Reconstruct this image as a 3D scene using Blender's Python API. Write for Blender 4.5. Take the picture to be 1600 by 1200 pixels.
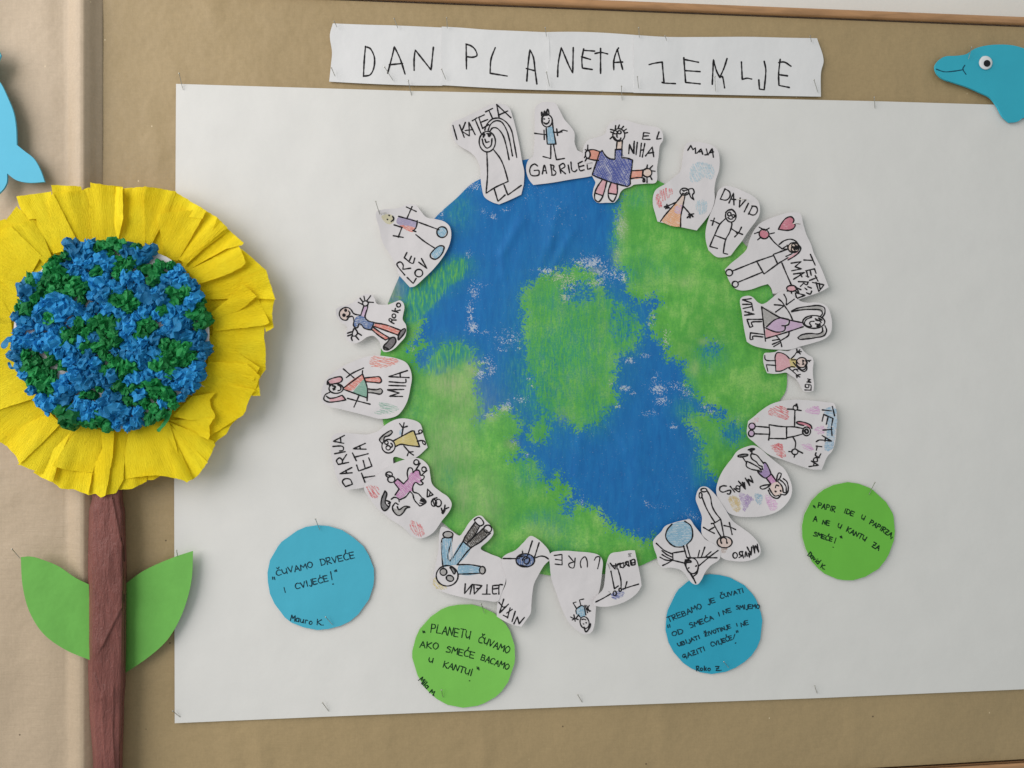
import bpy, math, random
import numpy as np
from mathutils import Vector, noise
from mathutils.geometry import delaunay_2d_cdt
random.seed(7)
for o in list(bpy.data.objects): bpy.data.objects.remove(o)
sc = bpy.context.scene
col = sc.collection
R = math.radians

# ------------------------------------------------------------------ camera
F, YAW, DIST = 1200.0, R(4.67), 0.868          # focal length in photo pixels, turn to the right, metres to the wall
cam = bpy.data.cameras.new("camera"); cam.sensor_width = 36; cam.lens = 36*F/1600
cam.clip_start = 0.01; cam.clip_end = 50
co = bpy.data.objects.new("camera", cam); col.objects.link(co)
co.location = (0, -DIST, 0); co.rotation_euler = (R(90), 0, -YAW)
sc.camera = co
# ------------------------------------------------------------------ light: soft window on the left, dim room all round
w = bpy.data.worlds.new("World"); sc.world = w; w.use_nodes = True
wb = w.node_tree.nodes["Background"]; wb.inputs[0].default_value = (0.92, 0.985, 0.975, 1); wb.inputs[1].default_value = 0.44
def area(name, loc, target, sx, sy, power, color):
    l = bpy.data.lights.new(name, 'AREA'); l.shape = 'RECTANGLE'; l.size = sx; l.size_y = sy; l.energy = power; l.color = color
    o = bpy.data.objects.new(name, l); col.objects.link(o); o.location = loc
    o.rotation_euler = (Vector(target)-Vector(loc)).to_track_quat('-Z', 'Y').to_euler(); return o
area("window_light", (-1.75, -1.15, 0.75), (-0.1, 0, 0), 2.2, 2.0, 54, (1.0, 0.955, 0.925))
sc.view_settings.view_transform = 'Standard'; sc.view_settings.look = 'None'
sc.view_settings.exposure = 0.0; sc.view_settings.gamma = 1

# ------------------------------------------------------------------ helpers
CY, SY = math.cos(YAW), math.sin(YAW)
def P(px, py, h=0.0):
    """point h millimetres in front of the wall seen at photo pixel px,py"""
    u = (px-800)/F; v = (600-py)/F
    dx = u*CY + SY; dy = CY - u*SY
    t = (DIST - h/1000)/dy
    return (dx*t, -h/1000, v*t)
def s2l(c):
    return tuple(((x/255)/12.92 if x/255 <= .04045 else ((x/255+.055)/1.055)**2.4) for x in c)

class N:
    def __init__(s, name):
        s.m = bpy.data.materials.new(name); s.m.use_nodes = True; s.t = s.m.node_tree; s.n = s.t.nodes; s.l = s.t.links
        s.b = s.n["Principled BSDF"]; s.out = s.n["Material Output"]; s.b.inputs["Specular IOR Level"].default_value = 0.25
        s.b.inputs["Roughness"].default_value = 0.75
    def new(s, t, **k):
        n = s.n.new(t)
        for a, v in k.items():
            if a.startswith('i_'): n.inputs[a[2:]].default_value = v
            else: setattr(n, a, v)
        return n
    def link(s, a, b): s.l.new(a, b)
    def coord(s, scale=(1,1,1), rot=(0,0,0), kind="Object"):
        c = s.new("ShaderNodeTexCoord"); m = s.new("ShaderNodeMapping")
        m.inputs["Scale"].default_value = scale; m.inputs["Rotation"].default_value = rot
        s.link(c.outputs[kind], m.inputs[0]); return m.outputs[0]
    def noise(s, vec, scale, detail=4, rough=.55, dist=0):
        n = s.new("ShaderNodeTexNoise"); n.inputs["Scale"].default_value = scale; n.inputs["Detail"].default_value = detail
        n.inputs["Roughness"].default_value = rough; n.inputs["Distortion"].default_value = dist
        s.link(vec, n.inputs["Vector"]); return n.outputs["Fac"]
    def ramp(s, fac, stops):
        r = s.new("ShaderNodeValToRGB"); e = r.color_ramp.elements
        while len(e) < len(stops): e.new(.5)
        for k, (p, c) in enumerate(stops):
            e[k].position = p; e[k].color = (*c, 1) if hasattr(c, '__len__') else (c, c, c, 1)
        s.link(fac, r.inputs[0]); return r.outputs[0]
    def mix(s, fac, a, b, blend='MIX'):
        m = s.new("ShaderNodeMix", data_type='RGBA', blend_type=blend)
        for x, i in ((fac, 0), (a, 6), (b, 7)):
            if hasattr(x, 'is_linked') or hasattr(x, 'links'): s.link(x, m.inputs[i])
            else: m.inputs[i].default_value = x if i == 0 else (*x, 1)
        return m.outputs[2]
    def math(s, op, a, b=None, clamp=False):
        m = s.new("ShaderNodeMath", operation=op, use_clamp=clamp)
        for x, i in ((a, 0), (b, 1)):
            if x is None: continue
            if hasattr(x, 'links'): s.link(x, m.inputs[i])
            else: m.inputs[i].default_value = x
        return m.outputs[0]
    def attr(s, name):
        return s.new("ShaderNodeAttribute", attribute_name=name)
    def bump(s, height, strength=.3, dist=.001):
        b = s.new("ShaderNodeBump"); b.inputs["Strength"].default_value = strength; b.inputs["Distance"].default_value = dist
        s.link(height, b.inputs["Height"]); s.link(b.outputs[0], s.b.inputs["Normal"]); return b
    def base(s, c):
        if hasattr(c, 'links'): s.link(c, s.b.inputs["Base Color"])
        else: s.b.inputs["Base Color"].default_value = (*c, 1)

def paper_mat(name, rgb, var=.05, rough=.7, bumpk=.25, stain=None):
    k = N(name); c = s2l(rgb); v = k.coord()
    n1 = k.noise(v, 25, 4); n2 = k.noise(v, 900, 2)
    a = k.ramp(n1, [(.35, tuple(x*(1-var) for x in c)), (.65, tuple(min(1, x*(1+var)) for x in c))])
    a = k.mix(.25, a, k.ramp(n2, [(.3, tuple(x*.93 for x in c)), (.7, c)]))
    k.base(a); k.b.inputs["Roughness"].default_value = rough
    h = k.math('ADD', k.math('MULTIPLY', k.noise(v, 30, 3), 1.0), k.math('MULTIPLY', n2, .03))
    k.bump(h, bumpk, .004); return k.m

M = {}
M['white'] = paper_mat('white_drawing_paper', (220, 215, 217), .015, bumpk=.22)
M['poster'] = paper_mat('white_poster_paper', (225, 223, 220), .014, bumpk=.13)
M['banner'] = paper_mat('white_banner_paper', (226, 225, 226), .012, bumpk=.2)
M['cblue'] = paper_mat('blue_card', (76, 178, 204), .03, bumpk=.12)
M['cblue2'] = paper_mat('deep_blue_card', (50, 166, 196), .03, bumpk=.12)
M['cgreen'] = paper_mat('green_card', (126, 198, 88), .03, bumpk=.12)
M['cgreen2'] = paper_mat('grass_green_card', (112, 190, 72), .03, bumpk=.12)
M['leaf'] = paper_mat('leaf_green_card', (112, 180, 84), .07, bumpk=.35)
M['foam'] = paper_mat('turquoise_foam_sheet', (56, 176, 200), .03, .6, bumpk=.1)
M['foamL'] = paper_mat('sky_blue_foam_sheet', (98, 192, 224), .03, .6, bumpk=.1)
def plain(name, rgb, rough=.6, metal=0):
    k = N(name); k.base(s2l(rgb)); k.b.inputs["Roughness"].default_value = rough; k.b.inputs["Metallic"].default_value = metal; return k.m
def ink_mat(name, rgb, rgb2):
    k = N(name); v = k.coord(); k.base(k.ramp(k.noise(v, 260, 3), [(.4, s2l(rgb)), (.72, s2l(rgb2))])); k.b.inputs["Roughness"].default_value = .5; return k.m
M['ink'] = ink_mat('black_marker_ink', (20, 18, 20), (42, 38, 42))
M['pen'] = ink_mat('blue_black_pen_ink', (16, 48, 62), (22, 66, 84))
M['peng'] = ink_mat('green_black_pen_ink', (8, 42, 22), (14, 62, 30))
M['mouth'] = plain('blue_pen_line', (18, 74, 96))
M['steel'] = plain('steel_pin', (190, 188, 180), .28, 1)
M['eyew'] = plain('white_plastic', (228, 230, 232), .25); M['eyeb'] = plain('black_plastic', (22, 26, 30), .2)

PENCIL = dict(red=(214,92,100), red2=(222,138,126), pink=(224,172,180), pink2=(208,130,146), peach=(226,158,140), skin=(228,206,194), face=(226,204,196), orange=(232,176,136),
    yellow=(214,196,132), yellow2=(214,206,176), ochre=(206,180,124), lilac=(206,178,206), lilac2=(172,162,190), purple=(168,142,188), magenta=(212,160,204), magenta2=(204,146,190),
    navy=(88,98,166), navy2=(96,120,168), blue2=(142,182,206), sky=(172,198,212), sky2=(146,180,206), sky3=(130,170,196), green2=(140,178,162),
    grey1=(118,112,116), grey2=(176,172,170), grey3=(128,126,128), brown=(150,112,96), black=(92,86,82))
_pm = {}
def pencil(colr, ang, solid):
    ang = int(round(ang/30.0))*30 % 180; key = (colr, ang, solid)
    if key in _pm: return _pm[key]
    k = N('pencil_%s' % colr.rstrip('0123456789')); c = s2l(PENCIL[colr]); p = s2l((224, 221, 220))
    dark = tuple(x*.72 for x in c)
    v = k.coord((1, 1, 9), (0, R(ang), 0))          # streaks run along the pencil strokes
    n = k.noise(v, 320, 4, .6, .4); n2 = k.noise(k.coord(), 90, 3)
    t = k.math('ADD', n, k.math('MULTIPLY', n2, .35))
    s = .0 if solid else .06
    k.base(k.ramp(t, [(.44+s*2, p), (.60+s*2, c), (.98, dark)]))
    _pm[key] = k.m; return k.m

def link_obj(name, me, parent=None, loc=None):
    o = bpy.data.objects.new(name, me); col.objects.link(o)
    if parent is not None: o.parent = parent
    elif loc is not None: o.location = loc
    return o
def mk(name, V, Fc, mats, parent=None, loc=(0,0,0), midx=None, smooth=True, attrs=None):
    me = bpy.data.meshes.new(name)
    L = loc
    me.from_pydata([(a-L[0], b-L[1], c-L[2]) for a, b, c in V], [], Fc)
    for m in (mats if isinstance(mats, (list, tuple)) else [mats]): me.materials.append(m)
    if midx: me.polygons.foreach_set('material_index', midx)
    me.polygons.foreach_set('use_smooth', [smooth]*len(me.polygons))
    if attrs:
        for k, vals in attrs.items():
            vals = np.asarray(vals, dtype=np.float32)
            if vals.ndim == 2:
                a = me.attributes.new(k, 'FLOAT_VECTOR', 'POINT'); a.data.foreach_set('vector', vals.ravel())
            else:
                a = me.attributes.new(k, 'FLOAT', 'POINT'); a.data.foreach_set('value', vals)
    me.update()
    return link_obj(name, me, parent, loc)
def thing(name, label, cat, loc, group=None):
    o = bpy.data.objects.new(name, None); col.objects.link(o); o.location = loc; o.empty_display_size = .01
    o['label'] = label; o['category'] = cat
    if group: o['group'] = group
    return o
def tag(o, label=None, cat=None, group=None, kind=None):
    for k, v in (('label', label), ('category', cat), ('group', group), ('kind', kind)):
        if v: o[k] = v
    return o

# ---- 2-D paths in photo pixels
def parse(s, org):
    x0, y0, z = org; out = []
    for tok in s.split():
        sharp = tok.endswith('!'); a, b = tok.rstrip('!').split(',')[:2]
        out.append((x0+float(a)/z, y0+float(b)/z, sharp))
    return out
def smooth(pts, step=1.6, closed=False):
    n = len(pts)
    if n < 3 and not closed: segs = [(0, 1)]
    out = []
    rng = range(n if closed else n-1)
    for i in rng:
        p1 = pts[i]; p2 = pts[(i+1) % n]
        p0 = pts[i-1] if (i > 0 or closed) else p1
        p3 = pts[(i+2) % n] if (i+2 < n or closed) else p2
        if p1[2]: p0 = p1
        if p2[2]: p3 = p2
        d = math.hypot(p2[0]-p1[0], p2[1]-p1[1]); k = max(1, int(math.ceil(d/step)))
        d0 = math.hypot(p1[0]-p0[0], p1[1]-p0[1]) or d; d2 = math.hypot(p3[0]-p2[0], p3[1]-p2[1]) or d
        for j in range(k):
            t = j/k; q = []
            for c in (0, 1):
                m1 = .5*((p2[c]-p1[c]) + (p1[c]-p0[c])*min(d/d0, 2)) if p0 is not p1 else (p2[c]-p1[c])*.9
                m2 = .5*((p3[c]-p2[c])*min(d/d2, 2) + (p2[c]-p1[c])) if p3 is not p2 else (p2[c]-p1[c])*.9
                t2, t3 = t*t, t*t*t
                q.append((2*t3-3*t2+1)*p1[c] + (t3-2*t2+t)*m1 + (-2*t3+3*t2)*p2[c] + (t3-t2)*m2)
            out.append(tuple(q))
    if not closed: out.append((pts[-1][0], pts[-1][1]))
    return out
def inside(poly, X, Y):
    poly = np.asarray([(p[0], p[1]) for p in poly]); x1, y1 = poly[:, 0], poly[:, 1]; x2, y2 = np.roll(x1, -1), np.roll(y1, -1)
    X = np.asarray(X)[:, None]; Y = np.asarray(Y)[:, None]
    c = ((y1 > Y) != (y2 > Y)) & (X < (x2-x1)*(Y-y1)/np.where(y2 == y1, 1e-9, y2-y1)+x1)
    return (c.sum(1) % 2).astype(bool)
def sdist(poly, X, Y):
    """signed distance, positive inside"""
    poly = np.asarray([(p[0], p[1]) for p in poly]); a = poly; b = np.roll(poly, -1, 0)
    Q = np.stack([X, Y], 1); best = np.full(len(X), 1e9)
    for p, q in zip(a, b):
        d = q-p; L = (d*d).sum() or 1e-9
        t = np.clip(((Q-p)@d)/L, 0, 1); e = Q-(p+t[:, None]*d); best = np.minimum(best, np.hypot(e[:, 0], e[:, 1]))
    return np.where(inside(poly, X, Y), best, -best)
def fill_mesh(outline, step, jitter=.15):
    """outline (list of x,y) -> 2-D triangulation with inner points"""
    rnd = random.Random(len(outline)*13+int(outline[0][0]))
    xs = [p[0] for p in outline]; ys = [p[1] for p in outline]
    gx, gy = np.meshgrid(np.arange(min(xs), max(xs), step), np.arange(min(ys), max(ys), step))
    X = gx.ravel()+np.array([rnd.uniform(-jitter, jitter)*step for _ in range(gx.size)]); Y = gy.ravel()+np.array([rnd.uniform(-jitter, jitter)*step for _ in range(gx.size)])
    if len(X):
        keep = sdist(outline, X, Y) > step*.45; X, Y = X[keep], Y[keep]
    n = len(outline)
    pts = [Vector((p[0], p[1])) for p in outline] + [Vector((x, y)) for x, y in zip(X, Y)]
    r = delaunay_2d_cdt(pts, [(i, (i+1) % n) for i in range(n)], [], 0, 1e-5)
    V2 = [(v.x, v.y) for v in r[0]]; tri = [tuple(f) for f in r[2]]
    cx = np.array([sum(V2[i][0] for i in f)/3 for f in tri]); cy = np.array([sum(V2[i][1] for i in f)/3 for f in tri])
    ok = inside(outline, cx, cy)
    ar = [abs((V2[f[1]][0]-V2[f[0]][0])*(V2[f[2]][1]-V2[f[0]][1])-(V2[f[1]][1]-V2[f[0]][1])*(V2[f[2]][0]-V2[f[0]][0])) for f in tri]
    return V2, [f for f, k, a in zip(tri, ok, ar) if k and a > .02]
def orient(V2, tri):
    out = []
    for f in tri:
        a, b, c = (V2[i] for i in f[:3])
        s = (b[0]-a[0])*(c[1]-a[1])-(b[1]-a[1])*(c[0]-a[0])
        out.append(f if s < 0 else tuple(reversed(f)))   # y points down in the photograph: faces look at the room
    return out
def sheet(name, outline, hf, mats, parent=None, loc=(0,0,0), step=5, thick=.25, attrs=None, side=None):
    V2, tri = fill_mesh(outline, step); tri = orient(V2, tri)
    V = [P(x, y, hf(x, y)) for x, y in V2]; Fc = list(tri); mi = [0]*len(tri)
    # edge of the sheet: boundary edges drawn back by its thickness
    cnt = {}
    for f in tri:
        for i in range(3):
            e = (f[i], f[(i+1) % 3]); cnt[e] = 1
    B = [e for e in cnt if (e[1], e[0]) not in cnt]
    for a, b in B:
        k = len(V); pa, pb = V[a], V[b]
        V += [pa, pb, (pb[0], pb[1]+thick/1000, pb[2]), (pa[0], pa[1]+thick/1000, pa[2])]
        Fc.append((k+1, k, k+3, k+2)); mi.append(1 if side else 0)
    at = None
    if attrs:
        at = {k: v(V2) for k, v in attrs.items()}
        for k, v in at.items():
            pad = len(V)-len(V2); at[k] = np.concatenate([v, np.zeros((pad,)+v.shape[1:])])
    ml = (list(mats) if isinstance(mats, (list, tuple)) else [mats]) + ([side] if side else [])
    return mk(name, V, Fc, ml, parent, loc, mi, attrs=at)
def ribbons(paths, width, hf, off, caps=True, jit=.12):
    V = []; Fc = []
    for si, path in enumerate(paths):
        p = [path[0]]
        for q in path[1:]:
            if math.hypot(q[0]-p[-1][0], q[1]-p[-1][1]) > .25: p.append(q)
        if len(p) < 2:
            x, y = p[0][:2]; p = [(x-.5, y), (x+.5, y)]
        n = len(p); o = off + (si % 37)*.0035; ph = random.uniform(0, 9)
        secs = []
        for i in range(n):
            a = p[max(0, i-1)]; b = p[min(n-1, i+1)]; dx, dy = b[0]-a[0], b[1]-a[1]; L = math.hypot(dx, dy) or 1
            nx, ny = -dy/L, dx/L
            if 0 < i < n-1:
                c = p[i]; d1 = math.hypot(c[0]-a[0], c[1]-a[1]) or 1; d2 = math.hypot(b[0]-c[0], b[1]-c[1]) or 1
                dot = max(-1, min(1, ((c[0]-a[0])*(b[0]-c[0])+(c[1]-a[1])*(b[1]-c[1]))/(d1*d2)))
                if dot < -.2: pass
            ww = width*.5*(1+1.3*jit*math.sin(ph+i*.31)+jit*.8*math.sin(ph*3+i*1.1))
            secs.append((p[i][0], p[i][1], nx, ny, ww, dx/L, dy/L))
        if caps:
            s = secs[0]; e = secs[-1]
            st = [(s[0]-s[5]*s[4]*k, s[1]-s[6]*s[4]*k, s[2], s[3], s[4]*m, 0, 0) for k, m in ((.95, .3), (.6, .8))]
            en = [(e[0]+e[5]*e[4]*k, e[1]+e[6]*e[4]*k, e[2], e[3], e[4]*m, 0, 0) for k, m in ((.6, .8), (.95, .3))]
            secs = st+secs+en
        k0 = len(V)
        for s in secs:
            for sg in (1, -1):
                x = s[0]+s[2]*s[4]*sg; y = s[1]+s[3]*s[4]*sg; V.append(P(x, y, hf(x, y)+o))
        for i in range(len(secs)-1):
            a = k0+2*i; Fc.append((a, a+1, a+3, a+2))
    return V, Fc
def fix_facing(V, Fc):
    out = []
    for f in Fc:
        a, b, c = (V[f[0]], V[f[1]], V[f[2]])
        ny = (b[2]-a[2])*(c[0]-a[0])-(b[0]-a[0])*(c[2]-a[2])
        out.append(f if ny < 0 else tuple(reversed(f)))
    return out
def strokes(s, org):
    res = []
    for part in s.split(';'):
        part = part.strip()
        if not part: continue
        if part[0] == 'o':
            v = [float(q) for q in part[1:].split(',')]; cx, cy, rx, ry = v[:4]; r = R(v[4]) if len(v) > 4 else 0
            n = max(10, int(2*math.pi*max(rx, ry)/org[2]/1.6)); a0 = random.uniform(0, 6)
            res.append([(org[0]+(cx+rx*math.cos(a)*math.cos(r)-ry*math.sin(a)*math.sin(r))/org[2],
                         org[1]+(cy+rx*math.cos(a)*math.sin(r)+ry*math.sin(a)*math.cos(r))/org[2]) for a in (a0+2*math.pi*i/n*1.03 for i in range(n+1))])
        else: res.append(smooth(parse(part, org)))
    return res
def hatch_paths(poly, ang, gap, rnd):
    """one zigzag pencil scribble clipped to a polygon"""
    c, s = math.cos(R(ang)), math.sin(R(ang)); cx = sum(p[0] for p in poly)/len(poly); cy = sum(p[1] for p in poly)/len(poly)
    T = [((p[0]-cx)*c+(p[1]-cy)*s, -(p[0]-cx)*s+(p[1]-cy)*c) for p in poly]
    lo, hi = min(t[1] for t in T), max(t[1] for t in T); out = []; y = lo+gap*.4; flip = False
    while y < hi:
        xs = []
        for i in range(len(T)):
            a, b = T[i], T[(i+1) % len(T)]
            if (a[1] > y) != (b[1] > y): xs.append(a[0]+(b[0]-a[0])*(y-a[1])/(b[1]-a[1]))
        xs.sort()
        if len(xs) >= 2:
            x0 = xs[0]+rnd.uniform(-.5, 2.2); x1 = xs[-1]+rnd.uniform(-2.2, .5)
            if x1 > x0:
                seg = [(x0, y+rnd.uniform(-.5, .5)), ((x0+x1)/2, y+rnd.uniform(-.9, .9)), (x1, y+rnd.uniform(-.5, .5))]
                if flip: seg.reverse()
                out += seg; flip = not flip
        y += gap*rnd.uniform(.7, 1.35)
    pts = [(cx+x*c-y*s, cy+x*s+y*c, False) for x, y in out]
    return [smooth(pts[i:i+3], 2.2) for i in range(0, len(pts)-2, 3)]
# ================================================================== the setting: wall, board covering, frame
k = N('painted_wall'); v = k.coord(); k.base(k.ramp(k.noise(v, 6, 3), [(.3, s2l((232, 228, 222))), (.7, s2l((238, 234, 228)))])); k.bump(k.noise(v, 160, 3), .15, .001)
wallm = k.m
V = [(-3, .03, -2.2), (3, .03, -2.2), (3, .03, 2.2), (-3, .03, 2.2)]
tag(mk('wall', V, [(0, 1, 2, 3)], wallm), kind='structure')

def kraft_mat(name, sheen, rgb):
    k = N(name); v = k.coord(); c = s2l(rgb)
    n1 = k.noise(v, 7, 5, .65); n2 = k.noise(k.coord((1, 1, 14)), 55, 4, .65); n3 = k.noise(v, 420, 3, .7); n4 = k.noise(k.coord((10, 1, 1)), 80, 3, .6)
    a = k.ramp(n1, [(.32, tuple(x*.90 for x in c)), (.68, tuple(x*1.07 for x in c))])
    a = k.mix(.30, a, k.ramp(n2, [(.3, tuple(x*.86 for x in c)), (.7, tuple(x*1.12 for x in c))]))
    a = k.mix(.18, a, k.ramp(n3, [(.35, tuple(x*.7 for x in c)), (.65, tuple(x*1.2 for x in c))]))
    a = k.mix(.15, a, k.ramp(n4, [(.35, tuple(x*.85 for x in c)), (.65, tuple(x*1.12 for x in c))]))
    # old pin holes and small flecks
    vo = k.new("ShaderNodeTexVoronoi", feature='F1'); vo.inputs["Scale"].default_value = 40; vo.inputs["Randomness"].default_value = 1; k.link(v, vo.inputs["Vector"])
    d = k.ramp(vo.outputs["Distance"], [(.0, 1), (.035, 1), (.05, 0)])
    gate = k.ramp(k.noise(v, 14, 1), [(.50, 0), (.53, 1)])
    a = k.mix(k.math('MULTIPLY', k.math('MULTIPLY', d, gate), .75), a, s2l((70, 52, 34)))
    v2 = k.new("ShaderNodeTexVoronoi", feature='F1'); v2.inputs["Scale"].default_value = 46; k.link(k.coord((1.1, 1, .9), (0, .4, 0)), v2.inputs["Vector"])
    d2 = k.ramp(v2.outputs["Distance"], [(.0, 1), (.03, 1), (.045, 0)]); g2 = k.ramp(k.noise(v, 11, 1), [(.54, 0), (.56, 1)])
    a = k.mix(k.math('MULTIPLY', k.math('MULTIPLY', d2, g2), .8), a, s2l((224, 204, 168)))
    k.base(a); k.b.inputs["Roughness"].default_value = .52; k.b.inputs["Specular IOR Level"].default_value = sheen
    h = k.math('ADD', k.noise(v, 9, 4, .6), k.math('ADD', k.math('MULTIPLY', n2, .04), k.math('MULTIPLY', n3, .012)))
    k.bump(h, .34, .014); return k.m
kraft = kraft_mat('brown_kraft_paper', .45, (170, 147, 108)); kraft2 = kraft_mat('kraft_paper_sheen_tint', .5, (183, 163, 138))  # left sheet's kraft colour is paler to paint in the window sheen

def grid(name, xs, ys, hf, mat, **kw):
    V = [P(x, y, hf(x, y)) for y in ys for x in xs]; nx = len(xs)
    Fc = [(j*nx+i, (j+1)*nx+i, (j+1)*nx+i+1, j*nx+i+1) for j in range(len(ys)-1) for i in range(nx-1)]
    return mk(name, V, fix_facing(V, Fc), mat, **kw)
def frange(a, b, n): return [a+(b-a)*i/n for i in range(n+1)]
def topy(x): return -28+(x+200)*.0392
def boty(x): return 1186+(1600-x)*.058
def wrinkle(x, y):
    return (1.1*noise.noise(Vector((x*.006, y*.0035, 3.1))) + .5*noise.noise(Vector((x*.03, y*.012, 9.2))))
def h_main(x, y):
    b = 2.2*math.exp(-((x-1420)/16)**2)*(1 if y > 1085 else 0)*0.2
    c = 1.6*math.exp(-((x-410)/9)**2)*max(0, min(1, (y-1120)/60)) + 1.3*math.exp(-((x-750)/8)**2)*max(0, min(1, (y-1110)/50))
    for xx, yy, aa, ww in ((352, 1140, 1.5, 5), (395, 1120, 1.2, 7), (755, 1110, 1.4, 5), (1330, 1085, 1.0, 8), (600, 1120, .8, 9), (1035, 1095, .9, 10), (1540, 60, 1.2, 7), (240, 200, .8, 12), (225, 900, 1.0, 12)):
        c += aa*math.exp(-((x-xx-(y-yy)*.08)/ww)**2)*math.exp(-((y-yy-40)/70)**2)
    d = .9*math.exp(-((x-330-(y)*.25)/16)**2)*max(0, 1-y/130)
    return 0.6+.6*(1+wrinkle(x, y))+b*0+c+d
xs = frange(120, 1900, 178); ys = [None]
def grid2(name, xs, nrow, hf, mat, ty, by, **kw):
    V = []; nx = len(xs)
    for j in range(nrow+1):
        for x in xs:
            y = ty(x)+(by(x)-ty(x))*j/nrow; V.append(P(x, y, hf(x, y)))
    Fc = [(j*nx+i, (j+1)*nx+i, (j+1)*nx+i+1, j*nx+i+1) for j in range(nrow) for i in range(nx-1)]
    return mk(name, V, fix_facing(V, Fc), mat, **kw)
V0 = P(-400, -60, -6); V1 = P(2100, -60, -6)
tag(grid2('kraft_paper_backing', xs, 120, h_main, kraft, topy, boty), kind='structure')
# second sheet on the left: climbs to a creased ridge, drops to its free edge at x = 160
PR = [(-420, 3), (-150, 5), (-30, 6.5), (40, 8), (75, 9.5), (92, 9.3), (101, 9.4), (106, 10.2), (112, 13.8), (119, 17.4), (125, 19), (131, 18.6), (140, 14), (150, 7.6), (156, 4.4), (159.5, 2.8), (160.5, 2.0)]
def h_left(x, y):
    for i in range(len(PR)-1):
        if PR[i][0] <= x <= PR[i+1][0]:
            a, b = PR[i], PR[i+1]; t = (x-a[0])/(b[0]-a[0]); h = a[1]+(b[1]-a[1])*t; break
    else: h = 3 if x < 0 else 2
    f = max(0, min(1, (60-x)/80+.35)) if x < 100 else .18
    e = 1.4*f*noise.noise(Vector((x*.011, y*.0085, 1.7)))*2 + .4*f*noise.noise(Vector((x*.05, y*.03, 4.7)))
    return h*(.8+.12*math.sin(y*.0035)) + e
xl = frange(-420, 90, 64)+frange(93, 160.5, 34)
xl = sorted(set(round(q, 3) for q in xl))
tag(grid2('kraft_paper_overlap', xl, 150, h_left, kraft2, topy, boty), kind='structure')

k = N('varnished_wood'); v = k.coord((1, 8, 8)); c = s2l((186, 140, 98))
n = k.noise(v, 22, 5, .6, .5); k.base(k.ramp(n, [(.3, tuple(x*.74 for x in c)), (.55, c), (.8, tuple(min(1, x*1.25) for x in c))])); k.b.inputs["Roughness"].default_value = .38; k.b.inputs["Specular IOR Level"].default_value = .5
wood = k.m
def moulding(x0, x1, ya, yb, up):
    """rounded wooden strip whose inner edge runs ya->yb (photo px) ; up=-1 above the sheet"""
    prof = [(0, 1), (0, 6.5), (1.2, 8.0), (4, 8.8), (8.2, 8.6), (9.4, 7.6), (9.8, 6.0), (9.8, -28)]
    V = []; n = 60; m = len(prof)
    for i in range(n+1):
        x = x0+(x1-x0)*i/n; y = ya+(yb-ya)*i/n; b = P(x, y, 0)
        for d, h in prof: V.append((b[0], -h*.8/1000, b[2]+up*d*.82/1000))
    Fc = [(i*m+j, i*m+j+1, (i+1)*m+j+1, (i+1)*m+j) for i in range(n) for j in range(m-1)]
    return V, fix_facing(V, Fc)
fr = thing('board_frame', 'brown varnished wooden strip framing the kraft paper board', 'frame', P(800, 6, 0))
L = tuple(fr.location)
V, Fc = moulding(-420, 1900, topy(-420)-2+.0, topy(1900)-2, 1); mk('top_rail', V, Fc, wood, fr, L)
V, Fc = moulding(-420, 1900, boty(-420)+2, boty(1900)+2, -1); mk('bottom_rail', V, Fc, wood, fr, L)

# ================================================================== poster sheet
def dens(pts, step=12, closed=True): return smooth([(a, b, True) for a, b in pts], step, closed)
def h_poster(x, y):
    e = noise.noise(Vector((x*.0045, y*.005, 7.7))); ed = max(0, (y-1040)/90)*0
    lift = 1.2*max(0, 1-(x-273)/60)*(.5+.5*math.sin(y*.011)) if x < 333 else 0
    return 4.0 + 1.3*e + .5*noise.noise(Vector((x*.02, y*.018, 1.1))) + 1.0*max(0, (y-1030)/80)*(.5+.5*math.sin(x*.014))
op = dens([(275, 131), (640, 142), (1000, 150), (1366, 158), (1740, 169), (1745, 1071), (1600, 1077), (1273, 1091), (906, 1104), (505, 1120), (273, 1130), (272, 700)])
po = sheet('poster_sheet', op, h_poster, M['poster'], None, P(900, 600, 3), 14, .3)
tag(po, 'large white poster sheet pinned on the kraft paper behind the painted earth', 'poster')

# ================================================================== banner of four strips
GB = 'four strips of the white title banner'
def bhf(seed, base):
    def f(x, y): return base + .9*noise.noise(Vector((x*.016, y*.02, seed))) + .8*abs(math.sin(x*.021+seed))
    return f
def banner(label, out, org, ink, seed, base):
    pts = smooth(parse(out, org), 4, True); cx = sum(p[0] for p in pts)/len(pts); cy = sum(p[1] for p in pts)/len(pts)
    loc = P(cx, cy, base); t = thing('banner_strip', label, 'banner', loc, GB); hf = bhf(seed, base)
    sheet('paper', pts, hf, M['banner'], t, loc, 6, .3)
    for s, og in ink:
        V, Fc = ribbons(strokes(s, og), 2.5, hf, .1); 
        mk('lettering', V, fix_facing(V, Fc), M['ink'], t, loc, smooth=False)
Z1 = (500, 30, 6.154); Z2 = (760, 40, 6.154); Z3 = (1000, 50, 5.333); ZZ = (0, 0, 1)
banner('leftmost white banner strip reading DAN with a wavy cut left end', '520,36.5! 570,38.5 613.7,39.6 691,43! 692,100 691.5,134! 650,133.5 613.7,132.4 560,130 514.3,127.5! 517,101.5 518.7,82 515.4,54.4', ZZ,
  [("437,262 425,400 418,548!;418,548 480,535 510,490 525,390 515,340 480,280 452,268;650,520 690,370 715,265! 770,380 818,528;668,438 795,425;905,492 905,380 915,295! 1068,488! 1090,270", Z1)], 1.3, 3.4)
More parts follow.
